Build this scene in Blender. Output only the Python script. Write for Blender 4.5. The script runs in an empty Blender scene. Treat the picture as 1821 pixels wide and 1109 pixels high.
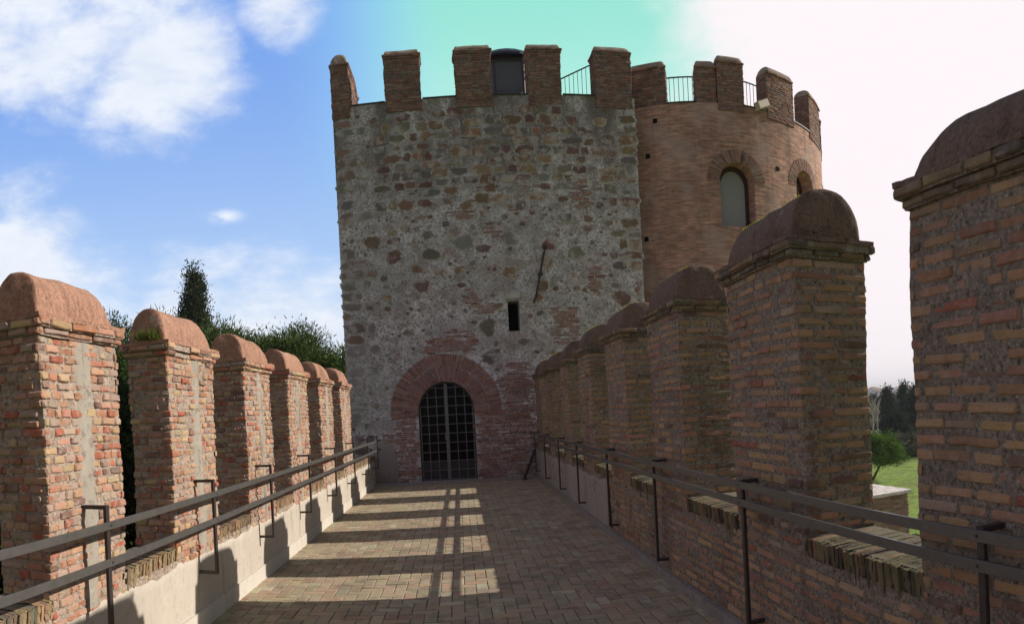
import bpy, math, random
from mathutils import Vector, Matrix, noise

random.seed(7)
R = math.radians
SC = bpy.context.scene
COL = SC.collection
PI = math.pi

# ------------------------------------------------------------------ camera
cam_d = bpy.data.cameras.new("camera")
cam_d.type = 'PANO'
cam_d.panorama_type = 'CENTRAL_CYLINDRICAL'
F = 1175.8
cam_d.central_cylindrical_range_u_min = -816.9 / F
cam_d.central_cylindrical_range_u_max = (1821 - 816.9) / F
cam_d.central_cylindrical_range_v_min = -(1109 - 735.7) / F
cam_d.central_cylindrical_range_v_max = 735.7 / F
cam_d.central_cylindrical_radius = 1.0
cam_d.clip_start = 0.05
cam_d.clip_end = 6000
cam = bpy.data.objects.new("camera", cam_d)
COL.objects.link(cam)
EYE = 1.6
cam.matrix_world = Matrix.Translation((0, 0, EYE)) @ Matrix.Rotation(0.053, 4, 'Y') @ Matrix.Rotation(PI / 2, 4, 'X')
SC.camera = cam

# ------------------------------------------------------------------ sun, sky, exposure
SUN_DIR = Vector((1.0, 0.065, 0.547)).normalized()       # towards the sun
SUN_EL = math.asin(SUN_DIR.z)
SUN_AZ = math.atan2(SUN_DIR.x, SUN_DIR.y)
sd = bpy.data.lights.new("sun", 'SUN')
sd.energy = 5.0
sd.angle = R(0.5)
sd.color = (1.0, 0.93, 0.82)
sun = bpy.data.objects.new("sun", sd)
COL.objects.link(sun)
sun.rotation_euler = SUN_DIR.to_track_quat('Z', 'Y').to_euler()
sun.location = SUN_DIR * 60

SC.view_settings.view_transform = 'Standard'
SC.view_settings.look = 'None'
SC.view_settings.exposure = 0.08
SC.view_settings.gamma = 1.0
SC.view_settings.use_curve_mapping = False
SC.cycles.max_bounces = 6
SC.cycles.diffuse_bounces = 3
SC.cycles.use_denoising = True

class NT:
    """small node helper"""
    def __init__(s, tree):
        s.t = tree; tree.nodes.clear()
    def n(s, typ, **kw):
        nd = s.t.nodes.new(typ)
        ins = kw.pop('ins', {})
        for k, v in kw.items(): setattr(nd, k, v)
        for k, v in ins.items(): s.set(nd.inputs[k], v)
        return nd
    def set(s, sock, v):
        if isinstance(v, bpy.types.NodeSocket): s.t.links.new(v, sock)
        elif isinstance(v, bpy.types.Node): s.t.links.new(v.outputs[0], sock)
        else:
            if hasattr(sock.default_value, '__len__') and not hasattr(v, '__len__'): v = (v,) * len(sock.default_value)
            if hasattr(sock.default_value, '__len__') and len(sock.default_value) == 4 and len(v) == 3: v = (*v, 1)
            sock.default_value = v
    def math(s, op, a, b=0.5, c=None, clamp=False):
        m = s.n('ShaderNodeMath', operation=op, use_clamp=clamp)
        s.set(m.inputs[0], a); s.set(m.inputs[1], b)
        if c is not None: s.set(m.inputs[2], c)
        return m.outputs[0]
    def vec(s, op, a, b=(0, 0, 0), scale=None):
        m = s.n('ShaderNodeVectorMath', operation=op)
        s.set(m.inputs[0], a)
        if scale is None: s.set(m.inputs[1], b)
        else: s.set(m.inputs['Scale'], scale)
        return m.outputs['Value'] if op in ('DOT_PRODUCT', 'LENGTH', 'DISTANCE') else m.outputs['Vector']
    def mix(s, f, a, b, mode='MIX'):
        m = s.n('ShaderNodeMix', data_type='RGBA', blend_type=mode)
        m.clamp_factor = True
        s.set(m.inputs[0], f); s.set(m.inputs[6], a); s.set(m.inputs[7], b)
        return m.outputs[2]
    def noise(s, vec, scale, detail=4, rough=0.55, dist=0.0, col=False):
        m = s.n('ShaderNodeTexNoise')
        s.set(m.inputs['Vector'], vec)
        m.inputs['Scale'].default_value = scale; m.inputs['Detail'].default_value = detail
        m.inputs['Roughness'].default_value = rough; m.inputs['Distortion'].default_value = dist
        return m.outputs['Color' if col else 'Fac']
    def rng(s, v, a, b, c=0.0, d=1.0, smooth=True):
        m = s.n('ShaderNodeMapRange', interpolation_type='SMOOTHSTEP' if smooth else 'LINEAR')
        s.set(m.inputs['Value'], v)
        for i, x in zip((1, 2, 3, 4), (a, b, c, d)): s.set(m.inputs[i], x)
        return m.outputs[0]

world = bpy.data.worlds.new("World")
SC.world = world
world.use_nodes = True
w = NT(world.node_tree)
tc = w.n('ShaderNodeTexCoord')
D = w.vec('NORMALIZE', tc.outputs['Generated'])
sep = w.n('ShaderNodeSeparateXYZ'); w.set(sep.inputs[0], D)
dx, dy, dz = sep.outputs
sky = w.n('ShaderNodeTexSky', sky_type='NISHITA')
sky.sun_disc = False
sky.sun_elevation = SUN_EL
sky.sun_rotation = SUN_AZ
sky.altitude = 50
sky.air_density = 1.0
sky.dust_density = 1.2
sky.ozone_density = 1.6
# colours below are ten times the radiance: the background strength is 0.1
blue = w.mix(0.86, sky.outputs[0], w.mix(w.rng(dz, 0.03, 0.55), (5.6, 7.6, 10.2), (2.0, 4.0, 9.1)))
# greenish thin veil high over the tower
az = w.math('ARCTAN2', dx, dy)
teal_m = w.math('MULTIPLY', w.rng(az, -0.26, 0.0), w.rng(dz, 0.2, 0.42))
c1 = w.mix(teal_m, blue, w.mix(w.rng(az, -0.22, 0.05), (3.0, 6.4, 9.2), w.mix(w.rng(dz, 0.38, 0.54), (4.6, 8.4, 7.6), (3.0, 7.6, 6.5))))
# clouds: stretched fractal noise, denser round a few banks
cl_v = w.vec('MULTIPLY', D, (2.2, 2.2, 4.6))
n1 = w.noise(cl_v, 1.9, 9, 0.6, 0.35)
n2 = w.noise(w.vec('ADD', cl_v, (4.0, 1.3, 2.0)), 5.5, 7, 0.62, 0.2)
def bank(d, r0, r1, sx=1.0, sz=1.0):
    d = Vector(d).normalized()
    e = w.vec('MULTIPLY', w.vec('SUBTRACT', D, tuple(d)), (sx, sx, sz))
    return w.rng(w.vec('LENGTH', e), r0, r1, 1.0, 0.0)
b = bank((-0.36, 0.80, 0.475), 0.03, 0.19, 1.0, 1.35)
for q in (bank((-0.47, 0.69, 0.545), 0.05, 0.30, 0.8, 1.8), bank((-0.60, 0.75, 0.24), 0.0, 0.24, 1.3, 1.0), bank((-0.20, 0.81, 0.53), 0.0, 0.16, 1.6, 1.6)):
    b = w.math('MAXIMUM', b, q)
low = w.rng(dz, 0.34, 0.12, 0.0, 0.85)
thr = w.math('ADD', w.math('MULTIPLY', b, 0.40), w.math('MULTIPLY', low, 0.43))
dens = w.math('ADD', w.math('MULTIPLY', n1, 0.62), w.math('MULTIPLY', n2, 0.38))
cmask = w.rng(w.math('ADD', dens, thr), 0.57, 0.90)
wisp = bank((-0.321, 0.897, 0.303), 0.0, 0.045, 1.0, 3.2)
cmask = w.math('MAXIMUM', cmask, w.math('MULTIPLY', wisp, w.rng(n2, 0.35, 0.6)))
ccol = w.mix(n2, (6.4, 7.2, 8.6), (9.8, 10.0, 10.4))
c2 = w.mix(w.math('MULTIPLY', cmask, w.rng(az, 0.25, -0.12, 0.0, 0.97)), c1, ccol)
# hazy brightness towards the sun
glow = w.rng(w.math('ADD', az, w.math('MULTIPLY', w.math('SUBTRACT', dens, 0.5), 0.35)), 0.29, 0.47)
glow = w.math('MULTIPLY', glow, w.rng(dz, 0.72, 0.55))
c3 = w.mix(glow, c2, w.mix(w.rng(az, 0.95, 1.35), (9.6, 8.9, 9.2), (5.4, 5.1, 5.0)))
# unseen sky behind the viewer: made-up tones balancing fill light on the walls
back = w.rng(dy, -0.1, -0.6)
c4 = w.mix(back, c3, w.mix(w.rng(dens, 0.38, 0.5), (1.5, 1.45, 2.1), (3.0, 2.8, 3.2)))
# unseen zenith, darkened so the floor gets less fill light
c4 = w.mix(w.rng(dz, 0.58, 0.80), c4, (0.9, 1.1, 1.7))
c4 = w.mix(w.rng(az, -0.85, -1.3), c4, (2.9, 2.75, 3.5))       # added pale tone out of view on the left, fill for the right wall
c5 = w.mix(w.rng(dz, -0.02, -0.12), c4, (1.2, 1.3, 1.0))
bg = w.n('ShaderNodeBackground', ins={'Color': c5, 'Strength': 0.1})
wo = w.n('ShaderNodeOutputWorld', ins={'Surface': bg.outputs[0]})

# ------------------------------------------------------------------ materials
def new_mat(name):
    m = bpy.data.materials.new(name); m.use_nodes = True
    return m, NT(m.node_tree)
def finish(t, color, rough=0.9, bump=None, bstr=0.4, bdist=0.01, spec=0.3, metal=0.0, extra=None):
    p = t.n('ShaderNodeBsdfPrincipled')
    t.set(p.inputs['Base Color'], color); t.set(p.inputs['Roughness'], rough)
    p.inputs['Specular IOR Level'].default_value = spec
    p.inputs['Metallic'].default_value = metal
    if extra:
        for k, v in extra.items(): t.set(p.inputs[k], v)
    if bump is not None:
        b = t.n('ShaderNodeBump', ins={'Height': bump, 'Strength': bstr, 'Distance': bdist})
        t.set(p.inputs['Normal'], b.outputs[0])
    t.n('ShaderNodeOutputMaterial', ins={'Surface': p.outputs[0]})

def geo_pos(t):
    return t.n('ShaderNodeNewGeometry').outputs['Position']

def mat_masonry(name, mortar, smear=0.25, grime=0.0, grime_col=(0.03, 0.027, 0.025), var=0.35, fine=70, bstr=0.6):
    """bricks or stones whose own colour is stored per face; alpha 0 fades to mortar"""
    m, t = new_mat(name)
    P = geo_pos(t)
    at = t.n('ShaderNodeAttribute', attribute_name='tint')
    nA = t.noise(P, fine, 5, 0.65); nB = t.noise(P, fine * 0.25, 5, 0.6); nC = t.noise(P, 1.7, 5, 0.6)
    col = t.mix(1.0, at.outputs['Color'], t.mix(nB, (1 - var,) * 3, (1 + var,) * 3), 'MULTIPLY')
    mort = t.mix(nA, tuple(c * 0.55 for c in mortar), tuple(c * 1.45 for c in mortar))
    # lime smears over the brick faces, and ragged rims
    sm = t.rng(nB, 0.62 - smear * 0.35, 0.70 - smear * 0.2, 0, 0.85)
    rim = t.rng(t.math('ADD', at.outputs['Alpha'], t.math('MULTIPLY', t.math('SUBTRACT', nA, 0.5), 2.6)), 0.15, 0.55)
    rim = t.math('MAXIMUM', rim, t.math('GREATER_THAN', at.outputs['Alpha'], 0.999)) if fine > 20 else rim
    col = t.mix(t.math('MULTIPLY', sm, smear * 1.6, clamp=True), col, mort)
    col = t.mix(rim, mort, col)
    sp = t.rng(t.noise(P, fine * 1.9, 3, 0.7), 0.68, 0.8)
    col = t.mix(t.math('MULTIPLY', sp, 0.5), col, tuple(min(1, c * 2.2) for c in mortar))
    pit = t.rng(nA, 0.36, 0.26)
    col = t.mix(t.math('MULTIPLY', pit, 0.6), col, (0.035, 0.028, 0.022))
    if grime > 0:
        if name == "brick_right":      # dark damp streaks running down the faces
            nV = t.noise(t.vec('MULTIPLY', P, (2.6, 2.6, 0.55)), 1.0, 5, 0.62, 0.3)
            col = t.mix(t.rng(nV, 0.52, 0.68, 0, 0.62), col, (0.075, 0.055, 0.052))
        g = t.rng(t.math('ADD', nC, t.math('MULTIPLY', t.math('SUBTRACT', nB, 0.5), 0.35)), 0.62 - 0.22 * grime, 0.72)
        col = t.mix(t.math('MULTIPLY', g, min(0.85, 0.35 + grime * 0.5)), col, grime_col)
    h = t.math('ADD', t.math('MULTIPLY', nA, 0.6), t.math('MULTIPLY', nB, 0.9))
    finish(t, col, 0.95, h, bstr, 0.012, 0.15)
    return m

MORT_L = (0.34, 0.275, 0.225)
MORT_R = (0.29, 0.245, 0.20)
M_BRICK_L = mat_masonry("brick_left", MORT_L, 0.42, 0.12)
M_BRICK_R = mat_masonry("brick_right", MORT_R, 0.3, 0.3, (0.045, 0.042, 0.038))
M_TOWER_BRICK = mat_masonry("tower_brick", (0.30, 0.26, 0.24), 0.4, 0.25, var=0.3, fine=30)
M_TOWER = mat_masonry("tower_rubble", (0.52, 0.51, 0.50), 0.38, 0.0, var=0.4, fine=16, bstr=1.0)

def mat_mortar(name, base, scale=45, grime=0.3, gcol=(0.05, 0.045, 0.04), pits=0.7, bstr=0.9, bdist=0.02, warm=None):
    m, t = new_mat(name)
    P = geo_pos(t)
    a = t.noise(P, scale, 6, 0.7); b_ = t.noise(P, scale * 0.2, 5, 0.65); c = t.noise(P, 1.1, 5, 0.6)
    v = t.n('ShaderNodeTexVoronoi', ins={'Vector': P, 'Scale': scale * 0.8})
    col = t.mix(t.rng(a, 0.3, 0.7), tuple(x * 0.45 for x in base), tuple(min(1, x * 1.4) for x in base))
    col = t.mix(t.rng(b_, 0.35, 0.7, 0, 0.7), col, warm or tuple(x * 0.62 for x in base))
    tw = name == "tower_mortar"
    col = t.mix(t.rng(a, 0.44 if tw else 0.42, 0.38 if tw else 0.34, 0, pits), col, (0.10, 0.085, 0.078) if tw else (0.05, 0.042, 0.035))
    if tw:                             # blurred brown stones showing through thin plaster
        gh = t.noise(t.vec('MULTIPLY', P, (3.2, 1, 4.6)), 1.0, 3, 0.5, 0.2)
        col = t.mix(t.rng(gh, 0.56, 0.64, 0, 0.5), col, (0.25, 0.19, 0.165))
        gd = t.noise(t.vec('MULTIPLY', P, (0.5, 1, 0.7)), 1.0, 3, 0.5)
        col = t.mix(t.rng(gd, 0.42, 0.62, 0, 0.35), col, (0.36, 0.35, 0.35))
    col = t.mix(t.rng(v.outputs['Distance'], 0.22, 0.1, 0, 0.55), col, tuple(min(1, x * 1.9) for x in base))
    col = t.mix(t.rng(c, 0.50, 0.72, 0, grime), col, gcol)
    if name == "tower_mortar":        # soot and old water stains below the parapet
        zz = t.n('ShaderNodeSeparateXYZ'); t.set(zz.inputs[0], P)
        sn = t.noise(t.vec('MULTIPLY', P, (1.6, 1, 0.5)), 1.0, 5, 0.6)
        so = t.math('MULTIPLY', t.rng(t.math('ADD', zz.outputs[2], t.math('MULTIPLY', sn, 2.5)), 7.4, 9.6), t.rng(sn, 0.36, 0.6))
        col = t.mix(t.math('MULTIPLY', so, 0.85), col, (0.17, 0.15, 0.135))
    h = t.math('ADD', a, t.math('MULTIPLY', b_, 1.3))
    finish(t, col, 0.97, h, bstr, bdist, 0.12)
    return m
M_MORT_L = mat_mortar("mortar_left", (0.42, 0.335, 0.275), pits=0.35, grime=0.2, bstr=0.7)
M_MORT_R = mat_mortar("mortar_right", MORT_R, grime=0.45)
M_MORT_T = mat_mortar("tower_mortar", (0.74, 0.695, 0.71), 19, 0.6, (0.33, 0.26, 0.225), 0.6, 1.0, 0.06, warm=(0.36, 0.315, 0.295))
M_MORT_TB = mat_mortar("tower_brick_mortar", (0.2, 0.17, 0.15), 22, 0.3, pits=0.4, bdist=0.03)

def mat_plaster(name, base, stain=(0.3, 0.26, 0.22), stain_amt=0.5, scale=3.0, bstr=0.35, speck=0.3, warm=None):
    m, t = new_mat(name)
    P = geo_pos(t)
    Ps = t.vec('MULTIPLY', P, (1, 1, 0.35))
    a = t.noise(P, 60, 5, 0.7); b_ = t.noise(Ps, scale, 6, 0.62, 0.3); c = t.noise(P, 14, 5, 0.65)
    col = t.mix(b_, tuple(x * 0.78 for x in base), tuple(min(1, x * 1.18) for x in base))
    col = t.mix(t.rng(c, 0.5, 0.72, 0, stain_amt), col, stain)
    col = t.mix(t.rng(a, 0.62, 0.75, 0, speck), col, tuple(x * 0.4 for x in base))
    dr = t.noise(t.vec('MULTIPLY', P, (9, 9, 0.9)), 1.0, 5, 0.65)
    col = t.mix(t.rng(dr, 0.54, 0.70, 0, stain_amt * 0.8), col, tuple(x * 0.72 for x in stain))
    sc_ = t.noise(t.vec('MULTIPLY', P, (2, 1.2, 4)), 2.0, 7, 0.7)
    col = t.mix(t.rng(sc_, 0.58, 0.66, 0, stain_amt * 0.7), col, tuple(min(1, x * 1.2) for x in base))
    finish(t, col, 0.93, t.math('ADD', t.math('MULTIPLY', a, 0.5), c), bstr, 0.01, 0.2)
    return m
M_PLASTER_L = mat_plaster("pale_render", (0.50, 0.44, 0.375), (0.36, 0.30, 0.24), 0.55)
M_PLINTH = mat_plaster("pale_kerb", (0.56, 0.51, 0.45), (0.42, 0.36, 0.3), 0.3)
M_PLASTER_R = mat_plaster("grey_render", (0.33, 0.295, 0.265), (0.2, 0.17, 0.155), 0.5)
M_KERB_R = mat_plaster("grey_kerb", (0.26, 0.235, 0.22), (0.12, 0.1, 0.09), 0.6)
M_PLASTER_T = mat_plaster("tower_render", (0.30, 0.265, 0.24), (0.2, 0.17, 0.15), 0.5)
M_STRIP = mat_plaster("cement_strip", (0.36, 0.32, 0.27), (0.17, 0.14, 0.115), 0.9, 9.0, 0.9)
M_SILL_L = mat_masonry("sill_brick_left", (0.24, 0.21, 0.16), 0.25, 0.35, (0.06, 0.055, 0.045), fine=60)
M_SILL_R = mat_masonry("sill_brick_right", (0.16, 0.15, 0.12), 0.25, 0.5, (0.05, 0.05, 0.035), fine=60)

def mat_cap(name, base, dark, moss=0.0):
    m, t = new_mat(name)
    P = geo_pos(t)
    a = t.noise(P, 55, 6, 0.7); b_ = t.noise(P, 9, 6, 0.65, 0.3); c = t.noise(P, 2.3, 4)
    nz = t.n('ShaderNodeSeparateXYZ'); t.set(nz.inputs[0], t.n('ShaderNodeNewGeometry').outputs['True Normal'])
    col = t.mix(t.rng(a, 0.3, 0.7), tuple(x * 0.72 for x in base), tuple(x * 1.25 for x in base))
    col = t.mix(t.rng(b_, 0.5, 0.68, 0, 0.55), col, dark)
    col = t.mix(t.rng(c, 0.52, 0.7, 0, 0.45), col, tuple(x * 0.6 for x in dark))
    st = t.noise(t.vec('MULTIPLY', P, (6, 26, 2.2)), 1.0, 5, 0.65, 0.4)
    col = t.mix(t.rng(st, 0.52, 0.66, 0, 0.4), col, tuple(x * 0.45 for x in base))
    col = t.mix(t.rng(st, 0.42, 0.32, 0, 0.35), col, tuple(min(1, x * 1.5) for x in base))
    vc = t.n('ShaderNodeTexVoronoi', feature='DISTANCE_TO_EDGE', ins={'Vector': t.vec('ADD', P, t.vec('SCALE', t.noise(P, 5, 4, col=True), scale=0.25)), 'Scale': 4.5})
    crack = t.math('MULTIPLY', t.rng(vc.outputs['Distance'], 0.012, 0.0), t.rng(c, 0.48, 0.56))
    col = t.mix(t.math('MULTIPLY', crack, 0.8), col, (0.035, 0.028, 0.025))
    lich = t.math('MULTIPLY', t.rng(nz.outputs[2], 0.45, 0.95), t.rng(b_, 0.46, 0.60))
    col = t.mix(t.math('MULTIPLY', lich, 0.5), col, (0.16, 0.145, 0.10))
    wspot = t.rng(t.noise(P, 7.0, 2, 0.4), 0.72, 0.76)
    col = t.mix(t.math('MULTIPLY', wspot, 0.6), col, (0.5, 0.46, 0.4))
    col = t.mix(t.rng(a, 0.39, 0.33, 0, 0.7), col, (0.04, 0.03, 0.03))
    if moss > 0:
        top = t.rng(t.math('ADD', nz.outputs[2], t.math('MULTIPLY', t.math('SUBTRACT', b_, 0.5), 0.5)), 0.90, 0.99)
        col = t.mix(t.math('MULTIPLY', top, moss), col, t.mix(a, (0.10, 0.12, 0.02), (0.22, 0.23, 0.04)))
    finish(t, col, 0.96, t.math('ADD', a, t.math('MULTIPLY', b_, 1.2)), 0.8, 0.014, 0.12)
    return m
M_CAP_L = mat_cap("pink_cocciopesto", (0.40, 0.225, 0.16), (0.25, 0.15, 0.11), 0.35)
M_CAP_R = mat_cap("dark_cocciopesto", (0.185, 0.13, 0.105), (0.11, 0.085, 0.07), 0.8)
M_CAP_T = mat_cap("tower_cap_render", (0.36, 0.30, 0.25), (0.2, 0.16, 0.13))

def mat_flat(name, color, rough=0.5, metal=0.0, spec=0.4, var=0.15, scale=30):
    m, t = new_mat(name)
    P = geo_pos(t); a = t.noise(P, scale, 4)
    col = t.mix(a, tuple(x * (1 - var) for x in color), tuple(min(1, x * (1 + var)) for x in color))
    finish(t, col, rough, a, 0.1, 0.003, spec, metal)
    return m
M_IRON = mat_flat("painted_iron", (0.105, 0.10, 0.095), 0.42, 0.3, 0.5, 0.3, 18)
M_IRON_RED = mat_flat("iron_brown", (0.045, 0.036, 0.034), 0.5, 0.2, 0.5, 0.3, 25)
M_GATE = mat_flat("gate_iron", (0.17, 0.17, 0.19), 0.35, 0.4, 0.5, 0.3, 12)
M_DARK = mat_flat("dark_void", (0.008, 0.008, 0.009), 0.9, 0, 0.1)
M_PANEL = mat_flat("gate_panel", (0.03, 0.031, 0.033), 0.5, 0.2, 0.4, 0.4, 6)
M_RAIL_ROOF = mat_flat("roof_railing_iron", (0.03, 0.035, 0.06), 0.5, 0.3)
M_BROWN_FRAME = mat_flat("brown_window_frame", (0.05, 0.022, 0.018), 0.6)
M_BLIND = mat_flat("white_blind", (0.30, 0.31, 0.32), 0.7, 0, 0.3, 0.06, 4)
M_LAMP = mat_flat("lamp_housing", (0.55, 0.48, 0.38), 0.5)
M_LEAD = mat_flat("dark_lead", (0.045, 0.045, 0.045), 0.6)
M_WHITE_STONE = mat_plaster("white_coping", (0.66, 0.62, 0.60), (0.4, 0.37, 0.34), 0.35, 8)
M_BARK = mat_flat("bark", (0.10, 0.07, 0.05), 0.95, 0, 0.1, 0.5, 8)
M_PALE_BARK = mat_flat("pale_bark", (0.42, 0.39, 0.35), 0.95, 0, 0.1, 0.3, 8)
M_GLASS = None
m, t = new_mat("cabin_glass")
finish(t, (0.30, 0.33, 0.38), 0.05, None, spec=0.9, extra={'Alpha': 0.24})
M_GLASS = m
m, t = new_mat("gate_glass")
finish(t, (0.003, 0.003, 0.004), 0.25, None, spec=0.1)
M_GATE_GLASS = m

def mat_leaf(name, trans=0.25):
    m, t = new_mat(name)
    at = t.n('ShaderNodeAttribute', attribute_name='tint')
    d = t.n('ShaderNodeBsdfDiffuse', ins={'Color': at.outputs['Color']})
    tr = t.n('ShaderNodeBsdfTranslucent', ins={'Color': at.outputs['Color']})
    mx = t.n('ShaderNodeMixShader', ins={0: trans, 1: d.outputs[0], 2: tr.outputs[0]})
    t.n('ShaderNodeOutputMaterial', ins={'Surface': mx.outputs[0]})
    return m
M_LEAF = mat_leaf("foliage")

m, t = new_mat("paving_brick")                                # floor bricks
P = geo_pos(t); at = t.n('ShaderNodeAttribute', attribute_name='tint')
nA = t.noise(P, 55, 5, 0.7); nB = t.noise(P, 9, 6, 0.65, 0.2); nC = t.noise(P, 1.3, 5, 0.6)
col = t.mix(1.0, at.outputs['Color'], t.mix(nB, (0.5,) * 3, (1.5,) * 3), 'MULTIPLY')
col = t.mix(t.rng(t.noise(P, 3.1, 7, 0.7), 0.50, 0.60, 0, 0.5), col, (0.17, 0.145, 0.11))
col = t.mix(t.rng(nB, 0.46, 0.62, 0, 0.6), col, (0.30, 0.275, 0.18))
col = t.mix(t.rng(nA, 0.62, 0.76, 0, 0.4), col, (0.42, 0.38, 0.3))
col = t.mix(t.rng(nA, 0.40, 0.32, 0, 0.6), col, (0.045, 0.04, 0.035))
col = t.mix(t.rng(nC, 0.52, 0.68, 0, 0.22), col, (0.14, 0.125, 0.1))
finish(t, col, 0.85, t.math('ADD', nA, nB), 0.5, 0.008, 0.25)
M_PAVE = m
M_JOINT = mat_mortar("paving_joint", (0.15, 0.13, 0.10), 60, 0.5, bdist=0.006)

m, t = new_mat("round_tower_brick")                           # running-bond brick by surface coordinates
uv = t.n('ShaderNodeUVMap', uv_map='UVMap').outputs[0]
P = geo_pos(t)
uvw = t.vec('ADD', uv, t.vec('SCALE', t.vec('SUBTRACT', t.noise(uv, 2.2, 4, col=True), (0.5, 0.5, 0.5)), scale=0.035))
br = t.n('ShaderNodeTexBrick', offset=0.5)
t.set(br.inputs['Vector'], uvw)
br.inputs['Scale'].default_value = 1.0
br.inputs['Brick Width'].default_value = 0.29
br.inputs['Row Height'].default_value = 0.062
br.inputs['Mortar Size'].default_value = 0.009
br.inputs['Mortar Smooth'].default_value = 0.3
br.inputs['Bias'].default_value = -0.1
t.set(br.inputs['Color1'], (0.50, 0.255, 0.19)); t.set(br.inputs['Color2'], (0.34, 0.185, 0.155)); t.set(br.inputs['Mortar'], (0.42, 0.34, 0.27))
nA = t.noise(P, 22, 6, 0.7); nB = t.noise(t.vec('MULTIPLY', P, (1, 1, 3.0)), 2.6, 6, 0.65); nC = t.noise(P, 0.6, 5, 0.6)
nD = t.noise(t.vec('MULTIPLY', uvw, (3.4, 16.1, 1.0)), 1.0, 2, 0.5)
col = t.mix(1.0, br.outputs['Color'], t.mix(t.rng(nD, .3, .7), (0.75,) * 3, (1.45,) * 3), 'MULTIPLY')
col = t.mix(t.rng(nB, 0.45, 0.7, 0, 0.5), col, (0.34, 0.27, 0.22))
col = t.mix(t.rng(nA, 0.6, 0.75, 0, 0.5), col, (0.34, 0.28, 0.22))
col = t.mix(t.rng(nA, 0.4, 0.3, 0, 0.7), col, (0.06, 0.045, 0.038))
col = t.mix(t.rng(nC, 0.5, 0.65, 0, 0.4), col, (0.17, 0.11, 0.09))
nE = t.noise(t.vec('ADD', P, (7, 3, 1)), 0.9, 7, 0.7)
col = t.mix(t.rng(nE, 0.50, 0.62, 0, 0.5), col, (0.47, 0.37, 0.34))
nF = t.noise(t.vec('MULTIPLY', P, (2.5, 2.5, 0.35)), 1.0, 5, 0.65)
col = t.mix(t.rng(nF, 0.54, 0.68, 0, 0.4), col, (0.15, 0.125, 0.11))
h = t.math('ADD', t.math('MULTIPLY', br.outputs['Fac'], -0.8), t.math('MULTIPLY', nA, 0.8))
finish(t, col, 0.95, h, 0.9, 0.022, 0.12)
M_ROUND = m

# ------------------------------------------------------------------ mesh builder
class MB:
    def __init__(s): s.v = []; s.f = []; s.c = []; s.mi = []; s.uv = None
    def add(s, verts, faces, col=(0.5, 0.5, 0.5, 1), mi=0):
        o = len(s.v); s.v.extend(verts)
        for f in faces:
            s.f.append(tuple(i + o for i in f)); s.c.append(col); s.mi.append(mi)
    def build(s, name, mats, parent=None, warp=None, smooth=False, vcol=None):
        me = bpy.data.meshes.new(name)
        vs = [tuple(warp(Vector(p))) for p in s.v] if warp else [tuple(p) for p in s.v]
        me.from_pydata(vs, [], s.f)
        if not isinstance(mats, (list, tuple)): mats = [mats]
        for mt in mats: me.materials.append(mt)
        if len(mats) > 1: me.polygons.foreach_set('material_index', s.mi)
        a = me.color_attributes.new('tint', 'FLOAT_COLOR', 'CORNER')
        buf = []
        if vcol is None:
            for f, c in zip(s.f, s.c): buf.extend(list(c) * len(f))
        else:
            for f, c in zip(s.f, s.c):
                for i in f: buf.extend((c[0], c[1], c[2], vcol[i]))
        a.data.foreach_set('color', buf)
        if s.uv:
            ul = me.uv_layers.new(name='UVMap'); b2 = []
            for f in s.f:
                for i in f: b2.extend(s.uv[i])
            ul.data.foreach_set('uv', b2)
        if smooth: me.polygons.foreach_set('use_smooth', [True] * len(me.polygons))
        me.update()
        ob = bpy.data.objects.new(name, me); COL.objects.link(ob)
        if parent is not None:
            ob.parent = parent
            if parent.type == 'EMPTY': ob.matrix_parent_inverse = Matrix.Translation(-parent.location)
            else: ob.matrix_parent_inverse = parent.matrix_parent_inverse.copy() if False else Matrix.Identity(4)
        return ob

def thing(name, label, cat, loc=(0, 0, 0), group=None):
    o = bpy.data.objects.new(name, None); COL.objects.link(o)
    o.empty_display_size = 0.2
    o.location = loc; o['label'] = label; o['category'] = cat
    if group: o['group'] = group
    return o
def tag(o, label, cat, group=None):
    o['label'] = label; o['category'] = cat
    if group: o['group'] = group
    return o

def sub(mb, name, mats, parent, **kw):
    """link a sub-part under a mesh part, all in world coordinates"""
    ob = mb.build(name, mats, None, **kw)
    ob.parent = parent
    top = parent
    off = Vector((0, 0, 0))
    if parent.parent is not None: off = Vector((0, 0, 0))
    ob.matrix_parent_inverse = Matrix.Identity(4)
    return ob

def rnd(a, b): return random.uniform(a, b)
def nz(p, s, off=0.0): return noise.noise(Vector((p[0] * s + off, p[1] * s - off, p[2] * s + 2 * off)))

def box(mb, x0, x1, y0, y1, z0, z1, col=(0.5, 0.5, 0.5, 1), mi=0):
    v = [Vector(p) for p in ((x0, y0, z0), (x1, y0, z0), (x1, y1, z0), (x0, y1, z0), (x0, y0, z1), (x1, y0, z1), (x1, y1, z1), (x0, y1, z1))]
    mb.add(v, [(0, 3, 2, 1), (4, 5, 6, 7), (0, 1, 5, 4), (1, 2, 6, 5), (2, 3, 7, 6), (3, 0, 4, 7)], col, mi)

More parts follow.
